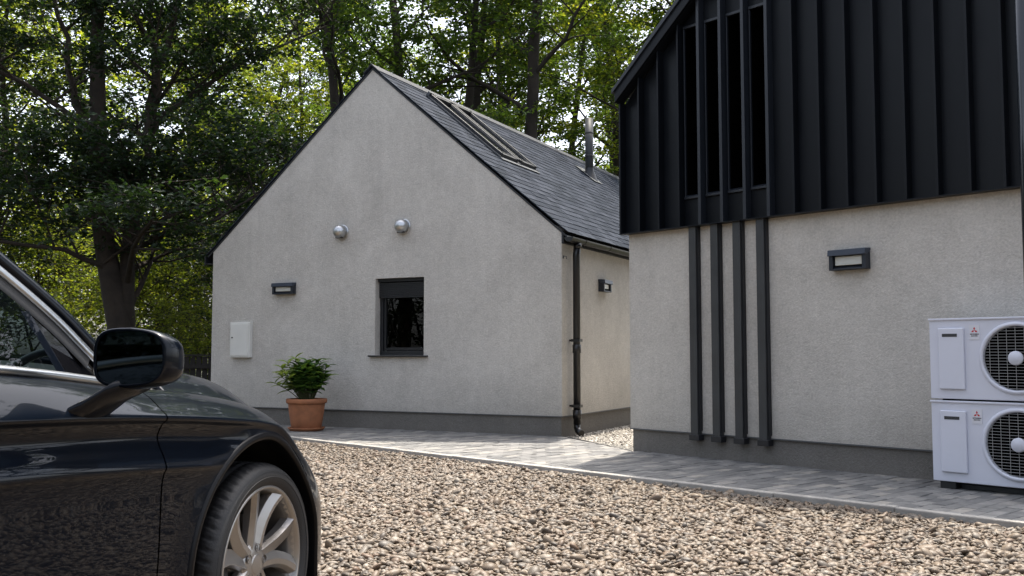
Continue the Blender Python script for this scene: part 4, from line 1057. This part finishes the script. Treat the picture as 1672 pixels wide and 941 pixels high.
# greenhouse ---------------------------------------------------------------
def sn(z): return -.116-.36*max(0, z-1.0)
RL = .042
rail = spl([(a, b+RL*sst(-1.9, -1.1, a)*(1 if a < -.7 else .6)) for a, b in [(-3.35, 1.10), (-3.1, 1.22), (-2.75, 1.345), (-2.3, 1.415), (-1.8, 1.44), (-1.4, 1.432), (-1.2, 1.40), (-1.05, 1.335), (-.93, 1.255), (-.80, 1.155), (-.66, 1.04), (-.56, .975)]])
def band(name, pts, w0, w1, dn_, mat, thick=.012):
    """strip following rail() between u values; w0..w1 offset down perpendicular"""
    for sg in (1, -1):
        V = []
        for u in pts:
            z = rail(u); sl_ = (rail(u+.01)-rail(u-.01))/.02; L_ = math.hypot(1, sl_); nu, nz_ = sl_/L_, -1/L_   # downward normal in (u,z)
            for w_, d_ in ((w0, dn_), (w0+.15*(w1-w0), dn_+thick), (w0+.85*(w1-w0), dn_+thick), (w1, dn_)):
                uu, zz = u+nu*w_, z+nz_*w_; V.append(P3(uu, sn(zz)+d_, zz, sg))
        k = 4; Fs = [(i*k+j, (i+1)*k+j, (i+1)*k+j+1, i*k+j+1) for i in range(len(pts)-1) for j in range(k-1)]
        MB().add(V, Fs, True).build(name, M[mat], CAR)
ua = list(np.linspace(-3.2, -.60, 90))
band('roof_rail', ua, -.004, .034, .0, 'paint', .014)
band('rail_seal', ua, .030, .040, .0, 'satin_black', .004)
band('window_trim', list(np.linspace(-2.9, -.63, 80)), .036, .060, .002, 'chrome', .010)
band('window_seal', list(np.linspace(-2.85, -.70, 80)), .058, .094, .0, 'satin_black', .003)
# belt chrome strip
for sg in (1, -1):
    V = []; uu = np.linspace(-2.85, -.66, 70)
    for u in uu:
        b_ = belt(u)
        for n, dz in ((-.096, -.003), (-.090, .004), (-.094, .014), (-.104, .019), (-.122, .017)): V.append(P3(u, n, b_+dz, sg))
    MB().add(V, [(i*5+j, (i+1)*5+j, (i+1)*5+j+1, i*5+j+1) for i in range(len(uu)-1) for j in range(4)], True).build('belt_trim', M['chrome'], CAR)
def sidepoly(name, poly, dn_, mat, both=True, thick=0):
    for sg in (1, -1) if both else (1,):
        V = [P3(u, sn(z)+dn_, z, sg) for u, z in poly]; mb_ = MB()
        mb_.add(V, [tuple(range(len(V)))])
        mb_.build(name, M[mat], CAR, recalc=False)
def railin(u, w_):
    z = rail(u); sl_ = (rail(u+.01)-rail(u-.01))/.02; L_ = math.hypot(1, sl_); return (u+sl_/L_*w_, z-w_/L_)
gl1 = [(-1.76, 1.045), (-.84, 1.0)]+[(-.885, 1.10), (-.925, 1.175)]+[railin(u, .08) for u in (-.93, -1.0, -1.1, -1.2, -1.4, -1.76)]
sidepoly('side_window', gl1, -.012, 'carglass')
gl2 = [(-2.62, 1.06), (-1.83, 1.045)]+[railin(u, .08) for u in (-1.83, -2.1, -2.4, -2.7)]
sidepoly('side_window', gl2, -.012, 'carglass')
sidepoly('quarter_trim', [(-.845, .998), (-.60, .965), (-.66, 1.03)]+[railin(u, .06) for u in (-.72, -.80, -.88)]+[(-.935, 1.185), (-.895, 1.10)], -.002, 'gloss_black')
sidepoly('window_divider', [(-.868, .995), (-.838, .995), (-.885, 1.10), (-.925, 1.18), (-.955, 1.18), (-.915, 1.10)], .002, 'paint')
sidepoly('door_pillar', [(-1.84, 1.03), (-1.75, 1.03), railin(-1.75, .06), railin(-1.84, .06)], -.004, 'gloss_black')
sidepoly('rear_pillar', [(-3.30, 1.03), (-2.60, 1.045), railin(-2.68, .05), railin(-2.9, .02), railin(-3.15, .0)], .0, 'paint')
# roof, windscreen, rear screen
def across(name, us, zf, mat, crown=.06, edge=0.0, fr_=lambda u: 0.0):
    V = []; k = 25
    for u in us:
        zr_ = rail(u); n = sn(zr_)+.01
        for j in range(k):
            f = j/(k-1)*2-1; y = f*(SIDE+n-edge); bow = (1-f*f); V.append((u+fr_(u)*bow, y, zr_+crown*(1-abs(f)**2.2)+zf))
    return MB().add(V, [(i*k+j, (i+1)*k+j, (i+1)*k+j+1, i*k+j+1) for i in range(len(us)-1) for j in range(k-1)], True).build(name, M[mat], CAR)
across('roof', list(np.linspace(-2.75, -1.22, 30)), .002, 'paint', .055)
across('windscreen', list(np.linspace(-1.215, -.60, 24)), -.006, 'carglass', .045, .02, lambda u: .28*sst(-1.25, -.60, u))
across('rear_screen', list(np.linspace(-3.32, -2.755, 20)), -.002, 'carglass', .045, .03, lambda u: -.05)
V = []; us = np.linspace(REAR+.002, -3.22, 16); k = 21
for u in us:
    for j in range(k):
        f = j/(k-1)*2-1; y = f*(SIDE-.13+inset(u)); V.append((u, y, belt(u)+.01+(deck(u)-belt(u))*(1-abs(f)**2.4)))
MB().add(V, [(i*k+j, (i+1)*k+j, (i+1)*k+j+1, i*k+j+1) for i in range(len(us)-1) for j in range(k-1)], True).build('boot_lid', M['paint'], CAR)
# interior
MB().prism([(-.15, .55), (-.15, .93), (-.36, .965), (-.54, .94), (-.58, .60)], 'y', -.74, .74).build('dashboard', M['satin_black'], CAR, bevel=.03, seg=4)
MB().prism([(-.38, .94), (-.40, .99), (-.50, .985), (-.54, .93)], 'y', -.62, -.26).build('instrument_binnacle', M['seat'], CAR, bevel=.02, seg=3)
for sg in (1, -1):
    s_ = MB(); s_.prism([(-1.05, .30), (-1.05, .52), (-1.55, .50), (-1.75, 1.05), (-1.83, 1.07), (-1.86, 1.0), (-1.68, .35)], 'y', -.38*sg-.25, -.38*sg+.25)
    s_.box(-1.87, -1.77, -.38*sg-.13, -.38*sg+.13, 1.09, 1.27)
    s_.build('seat', M['seat'], CAR, bevel=.04, seg=4)
MB().prism([(-2.1, .30), (-2.1, .52), (-2.6, .50), (-2.8, 1.02), (-2.9, 1.02), (-2.8, .3)], 'y', -.68, .68).build('rear_bench', M['seat'], CAR, bevel=.04, seg=4)
sw = MB(); cw = Vector((-.635, -(SIDE-.40), .912)); R_ = .19; nv = Vector((.88, 0, -.47)).normalized(); a1 = Vector((0, 1, 0)); a2 = nv.cross(a1)
pts = [cw+a1*R_*math.cos(t)+a2*R_*math.sin(t) for t in np.linspace(0, 2*PI, 49)]
sw.tube(pts, .0135, 10, caps=False)
for t in (PI*.02, PI*.98, PI*1.5): sw.tube([cw, cw+a1*R_*math.cos(t)+a2*R_*math.sin(t)], [.022, .012], 8)
sw.tube([cw-nv*.03, cw+nv*.12], [.055, .03], 14)
sw.build('steering_wheel', M['wheel_rim'], CAR)
# door mirror
for sg in (1, -1):
    mh = MB(); V = []; K = 40; fr_c = (-.895, .108, 1.060); hw, hh = .100, .0755
    def se(t, w_, h_, p=3.5):
        c, s_ = math.cos(t), math.sin(t); return (w_*abs(c)**(2/p)*math.copysign(1, c), h_*abs(s_)**(2/p)*math.copysign(1, s_))
    rings = [(-.006, .90, .90), (-.008, .96, .955), (-.004, 1.0, 1.0), (.012, 1.03, 1.03), (.04, 1.03, 1.02), (.065, .96, .93), (.088, .80, .76), (.102, .55, .52), (.108, .25, .22), (.110, .02, .02)]
    for (du_, sw_, sh_) in rings:
        for j in range(K):
            a, b_ = se(2*PI*j/K, hw*sw_, hh*sh_)
            # inner-lower corner sags, outer edge tapers like the photo
            tp_ = 1-.14*(a/hw if a > 0 else 0); b_ *= tp_
            V.append(P3(fr_c[0]+du_+.10*a, fr_c[1]+a+du_*.12, fr_c[2]+b_-du_*.10, sg))
    Fs = [(i*K+j, i*K+(j+1) % K, (i+1)*K+(j+1) % K, (i+1)*K+j) for i in range(len(rings)-1) for j in range(K)]
    mh.add(V, Fs, True); mo = mh.build('door_mirror', M['paint'], CAR)
    V = []
    for j in range(K):
        a, b_ = se(2*PI*j/K, hw*.9, hh*.9); b_ *= 1-.14*(a/hw if a > 0 else 0); V.append(P3(fr_c[0]-.004+.10*a, fr_c[1]+a, fr_c[2]+b_, sg))
    MB().add(V, [tuple(range(K))]).build('mirror_glass', M['mirror'], mo)
    ft = MB(); V = []
    secs = [((-.850, .10, .990), .070, .022), ((-.885, .06, .975), .095, .036), ((-.90, .01, .938), .110, .038), ((-.915, -.045, .905), .135, .038)]
    for (c_, lu, lz) in secs:
        for j in range(16):
            t = 2*PI*j/16; V.append(P3(c_[0]+lu*math.cos(t)*.7+.02, c_[1]+lz*math.sin(t)*.5, c_[2]+lz*math.sin(t), sg))
    ft.add(V, [(i*16+j, i*16+(j+1) % 16, (i+1)*16+(j+1) % 16, (i+1)*16+j) for i in range(3) for j in range(16)]+[tuple(range(15, -1, -1))], True).build('mirror_arm', M['paint'], mo)
# door handles
for ds, u_ in ((doors, -1.62), (rdoors, -2.45)):
    for o_, sg in zip(ds, (1, -1)):
        MB().box(u_-.11, u_+.11, -.012, .012, -.012, .012).xf(Matrix.Translation(P3(0, .018, .865, sg))).build('handle', M['paint'], o_, bevel=.01, seg=3)
# wheels: axis = local y
def wheel(u, sg, steer):
    R = .345; rim = .268
    root = MB()
    c = Vector(P3(u, -.038, R+.004, sg)); Mw = Matrix.Translation(c) @ Matrix.Rotation(steer, 4, 'Z') @ Matrix.Rotation(PI/2 if sg == 1 else -PI/2, 4, 'X')
    # local lathe z = outboard
    bar = MB().lathe([(.262, .012), (.250, .0), (.243, -.03), (.236, -.12), (.240, -.19), (.262, -.205)], 64).lathe([(.0005, -.02), (.07, -.02), (.075, -.10), (.16, -.12), (.16, -.13)], 40)
    w_ = bar.xf(Mw).build('wheel', M['alloy'], CAR)
    # tyre with tread
    prof = [(.262, .008), (.270, .018), (.285, .026), (.305, .028), (.322, .022), (.333, .010), (.3405, -.004), (.344, -.018), (.345, -.045), (.339, -.048), (.339, -.054), (.345, -.057), (.346, -.085), (.340, -.088), (.340, -.096), (.346, -.099), (.345, -.128), (.339, -.131), (.339, -.137), (.345, -.14), (.343, -.17), (.333, -.187), (.310, -.20), (.262, -.20)]
    n = 300; V = []
    for r_, z in prof:
        for j in range(n):
            cut = 0
            if r_ > .3332 and z > -.045 or (r_ > .341 and z < -.14): cut = .0055 if j % 5 in (0,) else 0
            elif r_ > .341: cut = .003 if (j+2) % 5 == 0 else 0
            t = 2*PI*j/n+(z*1.0); V.append(((r_-cut)*math.cos(t), (r_-cut)*math.sin(t), z))
    k = len(prof); ty = MB().add(V, [(i*n+j, i*n+(j+1) % n, (i+1)*n+(j+1) % n, (i+1)*n+j) for i in range(k-1) for j in range(n)], True)
    for rr_ in (.296, .314): ty.lathe([(rr_-.0012, .0275 if rr_ < .3 else .0245), (rr_, .0295 if rr_ < .3 else .0265), (rr_+.0012, .0275 if rr_ < .3 else .024)], 96)
    ty.xf(Mw).build('tyre', M['tyre'], w_)
    rm = MB(); rm.lathe([(.268, -.004), (.2695, .010), (.266, .0165), (.259, .0175), (.2535, .012), (.250, .0), (.246, -.016)], 96)
    def spoke(a0, a1_, wr, flip):
        V = []; K = 9
        for i in range(K):
            t = i/(K-1); r_ = .052+.203*t; a = a0+(a1_-a0)*(t**1.25)+flip*.05*math.sin(PI*t); zc_ = -.020+.004*t+.022*t**2
            wd = .031*(1-t)+.031*t+.004*(2*t-1)**2+wr; dp_ = .030+.012*t
            ca, sa = math.cos(a), math.sin(a); ta = Vector((-sa, ca, 0)); rd = Vector((ca, sa, 0))
            base_ = rd*r_
            # a faceted section: one bevelled wide flank, one steep flank -> twisted look
            for (x_, z_) in ((-wd, zc_-dp_), (-wd*.95, zc_-.014), (-wd*.55*flip-.0*wd, zc_+.004), (wd*.30*(-flip)+.35*wd, zc_+.006), (wd*.95, zc_-.012), (wd, zc_-dp_)):
                V.append(base_+ta*x_+Vector((0, 0, z_)))
        rm.add(V, [(i*6+j, i*6+j+1, (i+1)*6+j+1, (i+1)*6+j) for i in range(K-1) for j in range(5)])
    for s_ in range(5):
        a = 2*PI*s_/5+.14
        spoke(a-.20, a-.36, 0, 1); spoke(a+.20, a+.26, 0, -1)
    rm.lathe([(.0005, -.010), (.032, -.010), (.034, -.013), (.040, -.013), (.062, -.018), (.076, -.024), (.080, -.05)], 40)
    rm.xf(Mw).build('rim', M['alloy'], w_, bevel=.0018)
    for s_ in range(5):
        a = 2*PI*s_/5+.14; bt = MB().lathe([(.0145, -.012), (.0145, -.021), (.0100, -.024), (.009, -.016), (.0005, -.015)], 12, Matrix.Translation((.054*math.cos(a), .054*math.sin(a), 0)))
        bt.xf(Mw).build('wheel_bolt', M['disc'], w_)
    MB().lathe([(.09, -.075), (.165, -.075), (.165, -.10), (.09, -.10)], 48).xf(Mw).build('brake_disc', M['disc'], w_)
    cal = MB(); V = []
    for r_ in (.115, .185):
        for z in (-.055, -.115):
            for t in np.linspace(2.6, 3.6, 8): V.append((r_*math.cos(t), r_*math.sin(t), z))
    n = 8; cal.add(V, [(j, j+1, n+j+1, n+j) for j in range(7)]+[(2*n+j, 3*n+j, 3*n+j+1, 2*n+j+1) for j in range(7)]+[(j, 2*n+j, 2*n+j+1, j+1) for j in range(7)]+[(n+j, n+j+1, 3*n+j+1, 3*n+j) for j in range(7)]+[(0, n, 3*n, 2*n), (n-1, 3*n-1, 4*n-1, 2*n-1)])
    cal.xf(Mw).build('brake_caliper', M['hp_grey'], w_)
for sg in (1, -1):
    wheel(0.035, sg, 0); wheel(-2.82, sg, 0)
